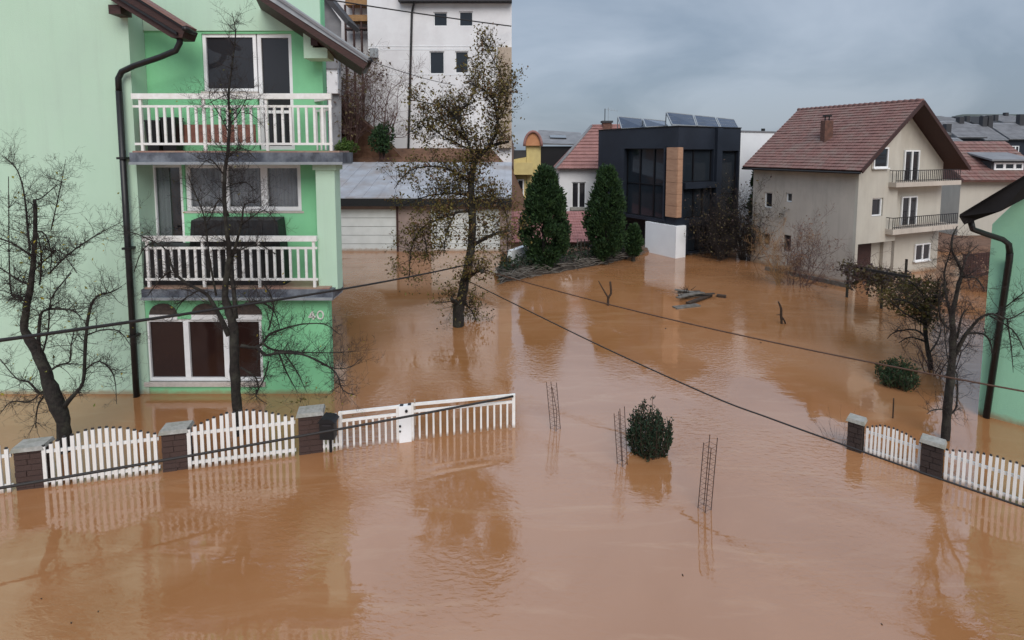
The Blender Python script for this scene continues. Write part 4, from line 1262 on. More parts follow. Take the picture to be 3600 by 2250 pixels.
# ------------------------------------------------------------------ turquoise green house on the right edge
T0 = onw(3438, 1456); T1 = onw(3640, 1511)
T0 = Vector((T0.x, T0.y, 0)); Tn = Vector((T1.x-T0.x, T1.y-T0.y, 0)).normalized()
PT_ = Plane(T0, Tn)
th_ = thing('turquoise_house', 'turquoise green house wall with dark downpipe and deep boarded eave', 'house', (T0.x, T0.y, -1.25))
g = MB(); ztw = 4.9
Tb = Vector((Tn.y, -Tn.x, 0));
if Tb.dot(CAMP-T0) > 0: Tb = -Tb
ray_dir = Vector((T0.x, T0.y, 0)).normalized()
T0b = T0 + ray_dir*5 + Vector((.2,0,0))
zl_ = PT_.hit(3512, 790)[1]; zs_ = (PT_.hit(3600, 706)[1]-zl_)/(PT_.hit(3600, 706)[0]-PT_.hit(3512, 790)[0])
g.hexa([Z(T0,-1.25), Z(T0+Tn*4,-1.25), Z(T0+Tn*4+Tb*5,-1.25), Z(T0b,-1.25), Z(T0,zl_), Z(T0+Tn*4,zl_+zs_*4), Z(T0+Tn*4+Tb*5,zl_+zs_*4), Z(T0b,zl_-.3)])
mat('turq', (.28,.54,.37), (.26,.50,.34), 1.2, .85, .25, 60, c3=(.24,.46,.34), s3=.7, tide=.15, streak=(.22,.42,.31))
g.build('wall', 'turq', th_)
e0 = at(3372, 762, T0.y-.75); e1 = at(3660, 588, 10.15)
g = MB()
ext = (e0-CAMP).normalized()*1.0
g.prism([e0, at(3470,700,e0.y*.985), e1, e1+Vector((0,0,-.45)), at(3520,742,e0.y*.97), at(3440,770,e0.y), at(3390,790,e0.y)], ext*.6)
ro = g.build('roof', 'eave_black', th_)
g = MB(); g.prism([e0+Vector((-.02,-.03,.0)), e1+Vector((-.02,-.03,0)), e1+Vector((-.02,-.03,.05)), e0+Vector((-.02,-.03,.05))], ext*.7); g.build('roof_cover', 'eave_black', ro)
g = MB(); g.smooth = True
yq = T0.y-.42
pd = [at(3412,776,yq), at(3420,806,yq), at(3470,824,yq), at(3526,842,yq), at(3546,858,yq), at(3550,890,yq)]
g.tube(pd, .055, 8)
bb = PT_.hit(3462, 1462, .08); bp_ = PT_.p(bb[0], -.5, .08); tp_ = PT_.p(PT_.hit(3550, 890, .08)[0], PT_.hit(3550, 890, .08)[1], .08)
g.tube([pd[-1], tp_-Vector((0,0,.15)), bp_], .058, 8)
g.build('downpipe', 'pipe', th_)

# ------------------------------------------------------------------ houses further back on the right
def far_house(px0, px1, py_eave, py_ridge, Y, wall, roof, label, depth=6.0, chim=(), dorm=None, wins=0, group=None):
    t = thing('far_house', label, 'house', (at((px0+px1)/2,700,Y).x, Y, 0), group)
    a, b = at(px0, py_eave, Y), at(px1, py_eave, Y)
    ze_ = a.z; yr = Y+depth/2; zr2 = at((px0+px1)/2, py_ridge, yr).z
    g = MB(); g.box(a.x+.3, Y+.5, -1.3 if Y < 60 else 0, b.x-.3, Y+depth, ze_); g.build('wall', wall, t)
    c, d = Vector((b.x-.1, yr, zr2)), Vector((a.x+.1, yr, zr2))
    g = MB(); roof_slab(g, Vector((a.x,Y,ze_)), Vector((b.x,Y,ze_)), c, d, .12); 
    roof_slab(g, Vector((b.x,Y+depth+.5,ze_)), Vector((a.x,Y+depth+.5,ze_)), d, c, .12)
    g.prism([(a.x+.31, Y+.3, ze_), (a.x+.31, yr, zr2-.05), (a.x+.31, Y+depth, ze_)], (b.x-a.x-.62,0,0))
    ro = g.build('roof', roof, t)
    gt = tile_mesh(Vector((a.x,Y,ze_)), Vector((b.x,Y,ze_)), d-Vector((a.x,Y,ze_)), 12, max(4,int((b.x-a.x)/.35)), .125, random.Random(px0), .05)
    gt.build('roof_tiles', roof, ro, kind='stuff')
    for (cx_, cy_) in chim:
        p = at(cx_, cy_, yr-.4); w = .28
        MB().box(p.x-w, p.y-w, zr2-1.5, p.x+w, p.y+w, p.z).build('chimney', 'roof_dark', ro)
    if dorm:
        x0_, y0_, x1_, y1_ = dorm
        PD = Plane((0, Y+.8), (1,0)); r = PD.rect(x0_, y0_, x1_, y1_)
        MB().box(r[0], Y+.8, r[2], r[1], yr, r[3]).build('dormer', 'roof_dark', t)
        window(t, PD, (r[0]+.15, r[1]-.1, r[2]+.15, r[3]-.1), .06, .1, mull=(.35,.7), gmat='glass_blue', deep=.05)
        MB().hexa([Vector((r[0]-.3,Y+.4,r[3])), Vector((r[1]+.3,Y+.4,r[3])), Vector((r[1]+.3,yr,r[3]+.7)), Vector((r[0]-.3,yr,r[3]+.7)), Vector((r[0]-.3,Y+.4,r[3]+.1)), Vector((r[1]+.3,Y+.4,r[3]+.1)), Vector((r[1]+.3,yr,r[3]+.8)), Vector((r[0]-.3,yr,r[3]+.8))]).build('dormer_roof', 'roof_grey', t)
    if wins:
        PD = Plane((0, Y+.5), (1,0))
        for k in range(wins):
            u = a.x + (b.x-a.x)*(k+.6)/(wins+.2)
            window(t, PD, (u-.45, u+.45, ze_-1.9, ze_-.7), .06, .09, mull=(.5,), gmat='glass', deep=.05)
    return t
far_house(3385, 3700, 640, 505, 33, 'grey_render_light', 'roof_red', 'far house with faded red roof and dark dormer behind the balconies', 7, (), (3484, 566, 3600, 606), 0)
far_house(3280, 3480, 560, 490, 44, 'white_wall', 'roof_grey', 'far white house with low grey brown roof behind the gable', 7)
FH = [  # small houses climbing the hillside: left px, right px, eave py, ridge py, distance, wall, roof, label, chimneys
 (3262, 3345, 474, 446, 56, 'white_wall', 'roof_grey', 'far low house with grey roof half hidden by the dark gable', ((3330,436),)),
 (3365, 3470, 486, 430, 60, 'clad', 'roof_grey', 'far dark fronted house with pale grey roof and one chimney', ((3376,412),)),
 (3462, 3545, 496, 440, 62, 'clad', 'roof_grey', 'far dark fronted house with grey roof and two chimneys', ((3458,410),(3478,406))),
 (3548, 3680, 492, 436, 64, 'clad', 'roof_grey', 'far dark fronted house above the faded red roof', ((3588,402),)),
 (3340, 3420, 440, 414, 82, 'white_wall', 'roof_grey', 'far pale roofed house on the upper slope next to the gable', ((3400,408),)),
 (3425, 3520, 436, 412, 86, 'white_wall', 'roof_dark', 'far dark roofed house on the upper slope', ((3500,404),)),
 (3528, 3640, 432, 408, 90, 'white_wall', 'roof_grey', 'far light grey roof on the upper slope with a thick chimney', ((3536,396),)),
 (3290, 3370, 424, 410, 104, 'beige', 'roof_grey', 'tiny house on the crest beside the dark gable', ()),
]
for a_, b_, e_, r_, Y_, w_, rf_, l_, c_ in FH:
    far_house(a_, b_, e_, r_, Y_, w_, rf_, l_, 7 if Y_ < 75 else 9, c_, None, 2, 'far houses on the hillside')

# ------------------------------------------------------------------ trees and shrubs
def smooth_path(pts, rad, sub=3):
    P, R = [], []
    n = len(pts)
    for i in range(n-1):
        p0, p1, p2, p3 = pts[max(i-1,0)], pts[i], pts[i+1], pts[min(i+2,n-1)]
        for k in range(sub):
            t = k/sub
            P.append(((p1*2) + (p2-p0)*t + (p0*2-p1*5+p2*4-p3)*t*t + (p1*3-p0-p2*3+p3)*t*t*t)*.5)
            R.append(rad[i]+(rad[i+1]-rad[i])*t)
    P.append(pts[-1]); R.append(rad[-1])
    return P, R
def rdir(rng): 
    while True:
        v = Vector((rng.uniform(-1,1), rng.uniform(-1,1), rng.uniform(-1,1)))
        if .05 < v.length < 1: return v.normalized()
def twig(mb, p, d, L, r, depth, rng, tips, lift=.25, nch=(3,5), sides=4):
    n = 4; path = [p]; q = p; dd = d.copy(); rr = [r]
    for i in range(n):
        dd = (dd + rdir(rng)*.28 + Vector((0,0,lift*.25))).normalized()
        q = q + dd*(L/n); path.append(q); rr.append(max(.0013*p.y/10, r*(1-.75*(i+1)/n)))
    mb.tube(path, rr, sides if depth > 0 else 3, False)
    tips.append((path[-1], dd))
    if depth <= 0: return
    for k in range(rng.randint(*nch)):
        t = rng.uniform(.2, 1.0)*n; i = min(int(t), n-1)
        pp = path[i].lerp(path[i+1], t-i)
        cd_ = (dd*.55 + rdir(rng)*.95 + Vector((0,0,lift))).normalized()
        twig(mb, pp, cd_, L*rng.uniform(.35,.62), rr[i]*.6, depth-1, rng, tips, lift, nch, sides)

def bare_tree(name, label, cat, trunk, limbs, Y, seed, yoff=.8, dens=3.2, tl=(.25,.6), depth=2, leaves=None, leafn=0, leafsize=.06, lift=.25, barkm='bark', twigm='twig', minr=2.6, spread=1.0, base_z=-1.25, tr=.16, leafclump=.16):
    rng = random.Random(seed)
    b = at(trunk[0][0], trunk[0][1], Y)
    t = thing(name, label, cat, (b.x, b.y, base_z))
    g = MB(); g.smooth = True
    tw = MB(); tips = []
    def do(pl, main):
        off = 0 if main else rng.uniform(-yoff, yoff)
        n = len(pl); pts = []; rad = []
        for i, (x, y, r) in enumerate(pl):
            f = i/(n-1)
            pts.append(at(x, y, Y + off*f)); rad.append(max(r*(.78 if main else .62)*mpp(Y), .0035))
        if main: pts.insert(0, Vector((pts[0].x, pts[0].y, base_z))); rad.insert(0, rad[0]*1.15)
        P, R = smooth_path(pts, rad)
        # knobbly bark
        P = [p + rdir(rng)*min(r*.14, .014) for p, r in zip(P, R)]
        R = [r*rng.uniform(.93,1.08) for r in R]
        g.tube(P, R, 8 if main else 6)
        L = sum((P[i+1]-P[i]).length for i in range(len(P)-1))
        cnt = int(L*dens*8)
        for k in range(cnt):
            i = rng.randrange(1, len(P)-1)
            if R[i] > minr*mpp(Y)*5: continue
            f = i/len(P)
            if main and f < .45: continue
            dirn = (P[min(i+1,len(P)-1)]-P[i-1]).normalized()
            d = (dirn*.4 + rdir(rng)*spread + Vector((0,0,lift))).normalized()
            twig(tw, P[i], d, rng.uniform(*tl), min(R[i]*.5, .0062*Y/10), depth, rng, tips, lift)
    do(trunk, True)
    for l in limbs: do(l, False)
    g.build('trunk', barkm, t)
    tw.build('branches', twigm, t)
    if leaves:
        lf = MB()
        for k in range(leafn):
            p, d = tips[rng.randrange(len(tips))]
            lf.leaf(p + rdir(rng)*leafclump*rng.random(), leafsize*rng.uniform(.6,1.3), rng)
        lf.build('leaves', leaves, t, kind='stuff')
    return t, tips

# leaning bare tree by the mint wall
bare_tree('bare_tree', 'leaning bare fruit tree with a kinked black trunk in front of the mint wall', 'tree',
  [(228,1566,27),(222,1480,28),(196,1405,33),(168,1340,25),(150,1275,22),(116,1214,20),(86,1158,15),(94,1076,14),(108,1000,12),(118,900,10),(125,800,8),(122,700,6)],
  [[(225,1430,14),(262,1385,11),(292,1345,9),(298,1240,9),(308,1130,8),(322,1068,7),(348,1038,6),(388,1028,5),(428,1008,2)],
   [(170,1308,8),(205,1285,6),(245,1270,5),(250,1215,4),(264,1150,3)],
   [(140,1260,10),(136,1190,9),(142,1110,8),(165,1088,7),(210,1086,6),(255,1092,5),(285,1115,2)],
   [(112,900,7),(82,880,6),(42,855,5),(-10,835,3)], [(104,1000,7),(76,990,6),(40,968,4),(-10,935,3)],
   [(106,880,6),(97,800,5),(86,690,4),(62,600,3),(15,550,2)], [(124,812,5),(160,826,4),(182,900,3),(176,950,2)],
   [(126,704,4),(152,692,3),(198,652,2),(232,638,1)], [(180,806,3),(198,724,3),(216,640,2),(231,560,1)],
   [(172,962,5),(240,895,4),(330,832,3),(432,778,1)], [(140,1000,5),(146,900,4),(132,820,2)],
   [(178,1380,7),(140,1382,6),(100,1342,5),(60,1332,3),(0,1262,2)], [(160,1385,6),(132,1430,4),(125,1505,2)],
   [(150,1375,5),(104,1412,4),(40,1412,3),(0,1455,2)], [(300,1300,5),(350,1270,4),(400,1320,3),(410,1420,1)], [(300,1180,5),(360,1160,4),(420,1165,3),(462,1220,1)],
   [(90,1060,6),(60,1040,5),(35,1000,4),(30,620,2)], [(150,1240,5),(170,1160,5),(180,1050,4),(250,960,3)], [(120,950,5),(175,900,4),(210,880,3),(270,960,2)]],
  9.55, 5, .55, 3.1, (.16,.52), 2, 'leaf_yellow', 130, .065, barkm='bark')
# tall dark bare tree in front of the balconies
bare_tree('bare_tree', 'tall dark bare tree rising in front of the balconies', 'tree',
  [(838,1530,22),(834,1420,21),(826,1300,22),(826,1200,21),(816,1130,19),(800,1080,17),(790,1020,14),(800,960,13),(806,880,11),(796,800,9),(788,700,9),(791,600,8),(802,520,7),(808,420,6),(804,330,5),(820,200,3.5),(828,110,2.5),(815,45,1)],
  [[(806,1180,16),(776,1120,13),(750,1070,11),(720,1030,9),(650,992,8),(610,950,7),(584,880,4),(540,850,4),(480,822,3),(436,814,2)],
   [(828,1120,14),(821,1020,12),(812,930,10),(832,850,8),(850,780,6),(860,720,4),(902,712,2)],
   [(804,760,6),(772,700,4),(735,772,3),(700,790,2)], [(760,1040,6),(735,900,5),(720,770,4),(686,680,3),(658,610,2)],
   [(846,1215,11),(895,1222,9),(925,1205,8),(948,1175,7),(1000,1155,5),(1060,1140,4),(1142,1140,3),(1195,1178,1)],
   [(900,1216,9),(935,1248,8),(980,1240,7),(1060,1245,6),(1130,1275,5),(1182,1312,4),(1206,1372,3),(1255,1390,1)],
   [(922,1205,7),(962,1230,6),(1060,1238,4),(1160,1240,3),(1265,1234,1)], [(1130,1280,4),(1180,1296,3),(1232,1290,2),(1280,1250,1)],
   [(980,1242,5),(1008,1310,4),(1046,1378,1)], [(1000,1245,4),(1040,1300,3),(1080,1382,1)], [(846,1292,6),(900,1330,4),(905,1382,3),(880,1405,1)],
   [(944,1160,5),(962,1070,4),(930,1000,2)], [(840,1080,7),(900,1058,5),(962,1092,4),(985,1165,2)], [(945,1270,4),(925,1340,4),(900,1390,3),(940,1420,1)],
   [(805,440,4),(838,400,3),(870,330,2),(834,320,1)], [(806,470,4),(770,400,2),(735,340,2),(750,300,1)], [(804,330,3),(760,350,2),(700,380,1)],
   [(600,950,5),(560,985,3),(520,1040,2)], [(700,1020,5),(640,1060,3),(600,1130,1)], [(540,852,3),(500,880,3),(470,960,2)],
   [(790,620,4),(740,560,3),(700,590,1)], [(795,560,4),(850,520,3),(900,560,2)], [(806,900,5),(900,860,4),(980,900,2)], [(850,790,4),(930,740,3),(980,800,1)],
   [(806,400,3),(880,400,2),(930,450,1)], [(792,660,4),(862,640,3),(905,680,1)]],
  10.15, 8, .5, 3.0, (.16,.55), 2, 'leaf_yellow', 60, .06)
# leafy fruit tree by the garages
bare_tree('leafy_tree', 'fruit tree with thinning olive brown leaves standing in the flood by the garages', 'tree',
  [(1612,1146,25),(1612,1080,26),(1624,1040,21),(1638,965,20),(1655,880,19),(1660,800,18),(1656,700,16),(1658,620,14),(1672,568,12),(1702,530,10),(1742,508,8),(1790,498,5)],
  [[(1660,862,12),(1692,845,11),(1722,830,9),(1752,818,8),(1790,812,6)],
   [(1656,742,9),(1600,748,7),(1545,770,6),(1480,805,5),(1445,880,4),(1440,975,2)],
   [(1657,650,8),(1600,606,7),(1530,584,5),(1440,600,4),(1385,665,2)],
   [(1668,580,9),(1642,490,7),(1602,410,6),(1540,372,4),(1450,352,2)],
   [(1700,536,9),(1745,470,8),(1746,400,7),(1722,330,5),(1640,288,3)],
   [(1746,405,6),(1768,300,4),(1740,220,3),(1690,130,2)], [(1700,540,6),(1640,520,5),(1560,480,4),(1500,440,3),(1430,470,2)],
   [(1658,700,8),(1720,690,6),(1765,715,4),(1785,800,3),(1780,940,2)], [(1745,430,5),(1775,380,4),(1785,300,3)], [(1655,690,7),(1590,680,5),(1500,690,4),(1420,720,2)],
   [(1600,750,5),(1570,820,4),(1560,900,2)], [(1480,800,4),(1500,870,3),(1490,930,2)], [(1602,412,5),(1660,340,4),(1690,250,3)], [(1640,490,5),(1560,430,4),(1480,410,2)],
   [(1632,985,16),(1676,950,12),(1695,955,11)], [(1614,1070,14),(1592,1058,12),(1588,1050,11)], [(1630,1060,5),(1655,1090,3),(1672,1118,2)]],
  16.7, 21, 1.3, 2.0, (.3,.75), 2, 'leaf_olive', 13500, .10, tr=.2, leafclump=.28, minr=3.0)
# forked bare tree on the right
bare_tree('bare_tree', 'forked black bare tree behind the dark stone pillar beside the turquoise wall', 'tree',
  [(3322,1550,18),(3330,1440,17),(3340,1340,16),(3350,1250,15),(3350,1170,13),(3348,1110,11),(3357,1060,9),(3370,1000,8),(3382,960,7),(3366,918,5),(3350,890,4),(3346,840,4),(3366,795,2)],
  [[(3356,1250,12),(3386,1190,10),(3420,1145,8),(3450,1115,7),(3490,1103,5),(3545,1122,4),(3610,1088,3)],
   [(3398,1172,7),(3450,1172,6),(3480,1200,4),(3492,1265,2)], [(3365,1190,7),(3382,1110,5),(3402,1085,2)],
   [(3346,1130,7),(3328,1050,6),(3320,960,5),(3338,895,3),(3350,850,2)], [(3384,975,6),(3432,978,4),(3462,1022,2)],
   [(3345,1160,6),(3310,1130,4),(3300,1060,3),(3310,1000,2)], [(3336,1460,5),(3362,1430,5),(3366,1330,4),(3350,1290,3)],
   [(3334,1440,4),(3284,1440,3),(3258,1455,1)], [(3480,1110,5),(3560,1160,4),(3600,1230,2)], [(3500,1105,4),(3560,1060,3),(3610,1020,2)], [(3540,1120,4),(3555,1220,3),(3562,1310,1)],
   [(3350,1320,4),(3330,1250,3),(3322,1180,3),(3318,1120,2)], [(3382,960,4),(3400,900,3),(3440,860,2)]],
  9.97, 31, .5, 2.4, (.15,.45), 2)

# scrubby thin shrubs built from the ground up
def shrub(name, label, cat, px, py, w_px, h_px, seed, stems=14, depth=2, leaves=None, leafn=0, leafsize=.08, twigm='twig', lean=0.0, group=None, up=1.0, Y=None, base_z=-.6, r0=.02, z0=0.0):
    rng = random.Random(seed)
    b = onw(px, py, z0) if Y is None else at(px, py, Y)
    Yb = b.y; w = w_px*mpp(Yb); h = h_px*mpp(Yb)
    t = thing(name, label, cat, (b.x, b.y, b.z+base_z if Y else base_z), group)
    tw = MB(); tips = []
    for k in range(stems):
        a = rng.uniform(0, 2*math.pi); s = rng.uniform(.0, .5)
        p = b + Vector((math.cos(a)*w*.08, math.sin(a)*w*.08, base_z))
        d = Vector((math.cos(a)*s*w/h*1.2 + lean, math.sin(a)*s*w/h, up)).normalized()
        twig(tw, p, d, (h-base_z)*rng.uniform(.6,.95), r0, depth, rng, tips, .3, (4,7))
    tw.build('branches', twigm, t)
    if leaves:
        lf = MB()
        for k in range(leafn):
            p, d = tips[rng.randrange(len(tips))]
            if p.z < b.z-.05: continue
            lf.leaf(p + rdir(rng)*leafsize*1.5*rng.random(), leafsize*rng.uniform(.6,1.3), rng)
        lf.build('leaves', leaves, t, kind='stuff')
    return t
shrub('twiggy_shrub', 'thin twiggy shrub with pinkish tips in front of the grey beige house', 'shrub', 2800, 1003, 190, 195, 41, 10, 3, 'leaf_blossom', 420, .09, 'twig_red', r0=.022)
shrub('twiggy_shrub', 'small twiggy shrub with orange tint under the narrow side windows', 'shrub', 2748, 1000, 100, 170, 42, 6, 3, 'leaf_blossom', 160, .08, 'plank_wood', -.15, r0=.02)
shrub('bare_bush', 'dense dark bare bush between the dark building and the grey beige house', 'bush', 2625, 900, 170, 190, 43, 24, 3, 'leaf_purple', 900, .12, 'twig', r0=.03, z0=.2)
shrub('bare_bush', 'dark bare bush in front of the dark building glazing', 'bush', 2540, 895, 130, 160, 44, 18, 3, 'leaf_purple', 600, .12, 'twig', r0=.03, z0=.2)
shrub('bare_shrub', 'bare reddish shrub between the trimmed bush and the forked tree', 'shrub', 3285, 1310, 130, 190, 45, 7, 2, None, 0, .08, 'twig_red', -.1, r0=.022)
shrub('bare_shrub', 'tuft of thin twigs beside the end pillar of the pickets', 'shrub', 2955, 1545, 60, 110, 46, 10, 1, None, 0, .05, 'twig', r0=.004)
shrub('bare_shrub', 'thin bare sapling on the slope beside the white building downpipe', 'shrub', 1345, 560, 190, 330, 47, 4, 3, None, 0, .08, 'twig_red', .1, Y=38.0, base_z=0, r0=.07)
shrub('bare_shrub', 'dark tangled climber on the earth wall below the grey gable', 'shrub', 1240, 540, 160, 300, 48, 16, 3, 'leaf_purple', 1500, .22, 'twig_red', Y=38.6, base_z=0, r0=.05)
shrub('yellow_shrub', 'sprig of pale yellow stems behind the mailbox', 'shrub', 1178, 1468, 60, 100, 52, 8, 1, 'leaf_yellow', 16, .05, 'plank_wood', r0=.004)
shrub('garden_shrub', 'small leafy sprig standing behind the mailbox pillar', 'shrub', 1085, 1475, 60, 100, 53, 7, 1, 'leaf_olive', 60, .07, 'twig', r0=.006)

# rounded leafy bushes on the slope
def leafy_ball(name, label, cat, px, py, w_px, h_px, Y, seed, n, leafm, ls, group=None):
    rng = random.Random(seed); c = at(px, py, Y); w = w_px*mpp(Y)/2; h = h_px*mpp(Y)
    t = thing(name, label, cat, (c.x, c.y, c.z), group)
    st = MB()
    for k in range(7):
        a = k*.9; st.tube([c, c+Vector((math.cos(a)*w*.3, math.sin(a)*w*.3, h*.4)), c+Vector((math.cos(a)*w*.6, math.sin(a)*w*.6, h*.75))], [.05,.03,.012], 5)
    st.build('stems', 'bark', t)
    lobes = [(rdir(rng)*.45, rng.uniform(.4,.7)) for _ in range(8)]
    lf = MB()
    for k in range(n):
        o, r = lobes[rng.randrange(8)]
        d = rdir(rng)*r*rng.uniform(.5,1)**.5 + o
        p = c + Vector((d.x*w, d.y*w, h*.5 + d.z*h*.55))
        if p.z < c.z-.1: continue
        lf.leaf(p, ls*rng.uniform(.6,1.3), rng)
    lf.build('leaves', leafm, t, kind='stuff')
leafy_ball('green_bush', 'bright yellow green bush behind the garage roof', 'bush', 1215, 560, 100, 70, 37.0, 61, 1300, 'leaf_green', .17)
leafy_ball('green_bush', 'dark green bush at the foot of the white building', 'bush', 1350, 548, 100, 110, 37.6, 62, 1600, 'leaf_thuja', .2)

# columnar conifers
def conifer(label, px, py_base, py_top, w_px, seed, n, Y=None, name='thuja_tree'):
    rng = random.Random(seed)
    b = onw(px, py_base, .2) if Y is None else at(px, py_base, Y)
    Yb = b.y; h = (py_base-py_top)*mpp(Yb); w = w_px*mpp(Yb)/2
    t = thing(name, label, 'conifer', (b.x, b.y, b.z-.2))
    MB().tube([b-Vector((0,0,.3)), b+Vector((0,0,h*.5)), b+Vector((0,0,h*.9))], [.11,.07,.02], 7).build('trunk', 'bark', t)
    prof = lambda f: (math.sin(min(1, f*1.9+.25)*math.pi/2))*(1-max(0, f-.45)/.55)**.62 if f < 1 else 0
    clumps = []
    for k in range(230):
        f = rng.random()**.9*.97; a = rng.uniform(0, 2*math.pi)
        r = w*prof(f)*rng.uniform(.40,1.16)**.7
        clumps.append((Vector((math.cos(a)*r*.86, math.sin(a)*r*.86, .1+f*h*.97)), rng.uniform(.13,.26)*max(.55, w), a))
    lf = MB()
    for k in range(n):
        c, s, a = clumps[rng.randrange(len(clumps))]
        d = rdir(rng)*s*rng.uniform(.2,1)
        p = b + c + Vector((d.x, d.y, d.z*1.5))
        lf.leaf(p, rng.uniform(.10,.22), rng, .45, tilt=Vector((math.cos(a)*.7, math.sin(a)*.7, 1.0)))
    lf.build('crown', 'leaf_thuja', t, kind='stuff')
conifer('broad dark green conifer in front of the white house with the red hip roof', 1912, 938, 588, 182, 71, 24000)
conifer('dark green conifer close to the left wall of the dark slate building', 2130, 915, 585, 148, 72, 20000)
conifer('short conifer at the foot of the dark slate building', 2226, 905, 795, 56, 73, 3600)
conifer('slim conifer in front of the pilaster of the dark building', 2540, 870, 590, 46, 74, 4500, Y=30.2)
conifer('slim dark conifer squeezed beside the eave end of the grey beige house', 2650, 905, 580, 52, 75, 4500, Y=27.6)

# low dense evergreens in the water
def upright_bush(label, px, py, w_px, h_px, seed, stems, leafn, mats, cut=False):
    rng = random.Random(seed); b = onw(px, py); Yb = b.y; w = w_px*mpp(Yb)/2; h = h_px*mpp(Yb)
    t = thing('evergreen_bush', label, 'bush', (b.x, b.y, -.5))
    st = MB(); lf = MB()
    for k in range(stems):
        a = rng.uniform(0, 2*math.pi); f = rng.random()**.6
        d = Vector((math.cos(a)*f*w, math.sin(a)*f*w, 0))
        hh = h*(1-.5*f*f)*rng.uniform(.5,1.12 if not cut else .95)
        p0 = b + d*.25 + Vector((0,0,-.4)); p1 = b + d*.95 + Vector((0,0,hh*.36)); p2 = b + d*1.0 + Vector((rng.gauss(0,.035), rng.gauss(0,.035), hh))
        if not cut and k % 6 == 0: p2 = p2 + Vector((d.x*.15, d.y*.15, h*.12))
        st.tube([p0,p1,p2], [.012,.009,.004], 4, False)
        for q in range(leafn):
            s = rng.uniform(0,1)
            p = p0.lerp(p1, s*2) if s < .5 else p1.lerp(p2, s*2-1)
            if p.z < .0: continue
            o = rdir(rng)*.035
            lf.leaf(p+o, rng.uniform(.05,.085), rng, .4, tilt=Vector((o.x*14, o.y*14, .8)))
    st.build('stems', 'bark_brown', t)
    lf.build('foliage', mats, t, kind='stuff')
upright_bush('round dark evergreen bush with upright shoots beside the reinforcement cages', 2286, 1592, 158, 198, 81, 64, 95, 'leaf_dark')
upright_bush('clipped dark green bush near the bare reddish shrub', 3160, 1352, 150, 108, 82, 70, 70, 'leaf_mid', True)

# vine covered pergola in front of the grey beige house
rng = random.Random(91)
vp = thing('vine_pergola', 'sagging vine with brown purple leaves on posts before the grey beige house', 'vine', tuple(onw(2977, 1052)))
def leaf_cloud(lf, cx_, cy_, rx, ry, Y, n, ls):
    c = at(cx_, cy_, Y)
    for k in range(n):
        d = rdir(rng)*rng.random()**.4
        lf.leaf(c + Vector((d.x*rx*mpp(Y), d.y*rx*mpp(Y)*.9, d.z*ry*mpp(Y))), ls*rng.uniform(.6,1.4), rng)
for px, py in ((2977, 1045), (3098, 1085), (3180, 1030)):
    p = onw(px, py); MB().tube([(p.x,p.y,-1.25), (p.x,p.y,1.35)], .045, 6).build('post', 'bark', vp)
MB().bar(at(2960,930,onw(2977,1045).y)-Vector((0,0,.02)), at(3200,975,15.0), .06, .08).build('beam', 'bark', vp)
lf = MB()
for cx_, cy_, rx, ry, Y, n in ((2970,940,28,26,19,90), (3010,955,42,30,18.6,170), (3060,965,48,34,18,220), (3110,975,50,36,17.2,240), (3170,985,55,40,16.2,240), (3000,990,30,28,18.6,80), (3080,1015,50,30,17.5,120)):
    leaf_cloud(lf, cx_, cy_, rx, ry, Y, n, .13)
lf.build('leaves', 'leaf_purple', vp, kind='stuff')
tw = MB(); tips = []
for k in range(46):
    f = rng.random(); p = at(2965+f*230, 925+f*65+rng.uniform(-10,40), 19-f*2.8)
    twig(tw, p, (rdir(rng)+Vector((0,0,-.15))).normalized(), rng.uniform(.4,1.0), .012, 2, rng, tips, -.1)
tw.build('vine_stems', 'twig_red', vp)
lt, _ = bare_tree('leafy_tree', 'small leafy tree with olive foliage hanging beside the forked bare tree', 'tree',
  [(3272,1300,9),(3262,1230,9),(3252,1160,8),(3262,1100,7),(3290,1040,5),(3300,980,3)],
  [[(3258,1190,6),(3220,1160,5),(3150,1165,3),(3120,1190,2)], [(3258,1120,6),(3210,1070,5),(3150,1050,4)], [(3262,1100,5),(3240,1030,4),(3200,990,3)], [(3270,1080,5),(3310,1040,4),(3330,990,2)], [(3255,1140,5),(3180,1100,4),(3130,1060,3)], [(3250,1200,5),(3200,1185,4),(3160,1205,2)], [(3268,1240,5),(3300,1190,4),(3310,1140,2)]],
  13.3, 93, .9, 1.5, (.25,.5), 2, None, 0)
lf = MB()
for cx_, cy_, rx, ry, n in ((3190,1060,80,55,480), (3250,1080,60,55,480), (3140,1040,60,40,220), (3280,1020,45,50,220), (3230,1010,70,40,240), (3270,1120,45,40,150)):
    leaf_cloud(lf, cx_, cy_, rx, ry, 13.3, n, .09)
lf.build('leaves', 'leaf_olive', lt, kind='stuff')

# ------------------------------------------------------------------ bank, debris, sticks, reinforcement cages
g = MB(); rng = random.Random(101); g.smooth = True
N = 60; rows = 7
edge = [(1760,1000),(1815,988),(1900,972),(2000,955),(2100,937),(2190,918),(2225,905),(2268,892)]
def edge_at(f):
    x = f*(len(edge)-1); i = min(int(x), len(edge)-2); return edge[i][0]+(edge[i+1][0]-edge[i][0])*(x-i), edge[i][1]+(edge[i+1][1]-edge[i][1])*(x-i)
for j in range(rows):
    for i in range(N+1):
        ex, ey = edge_at(i/N); p = onw(ex, ey)
        p = p + Vector((-.12, .75, 0))*j*.55
        h = [-.12,.10,.24,.32,.34,.3,.1][j]*(1-.75*max(0, i/N-.8)/.2)
        g.v.append((p.x, p.y, h + (.12*mnoise.noise(Vector((p.x*1.7, p.y*1.7, 3))) if j else 0)))
for j in range(rows-1):
    for i in range(N):
        g.f.append((j*(N+1)+i, j*(N+1)+i+1, (j+1)*(N+1)+i+1, (j+1)*(N+1)+i))
g.build('mud_bank', 'mud', None, kind='structure')
g = MB()
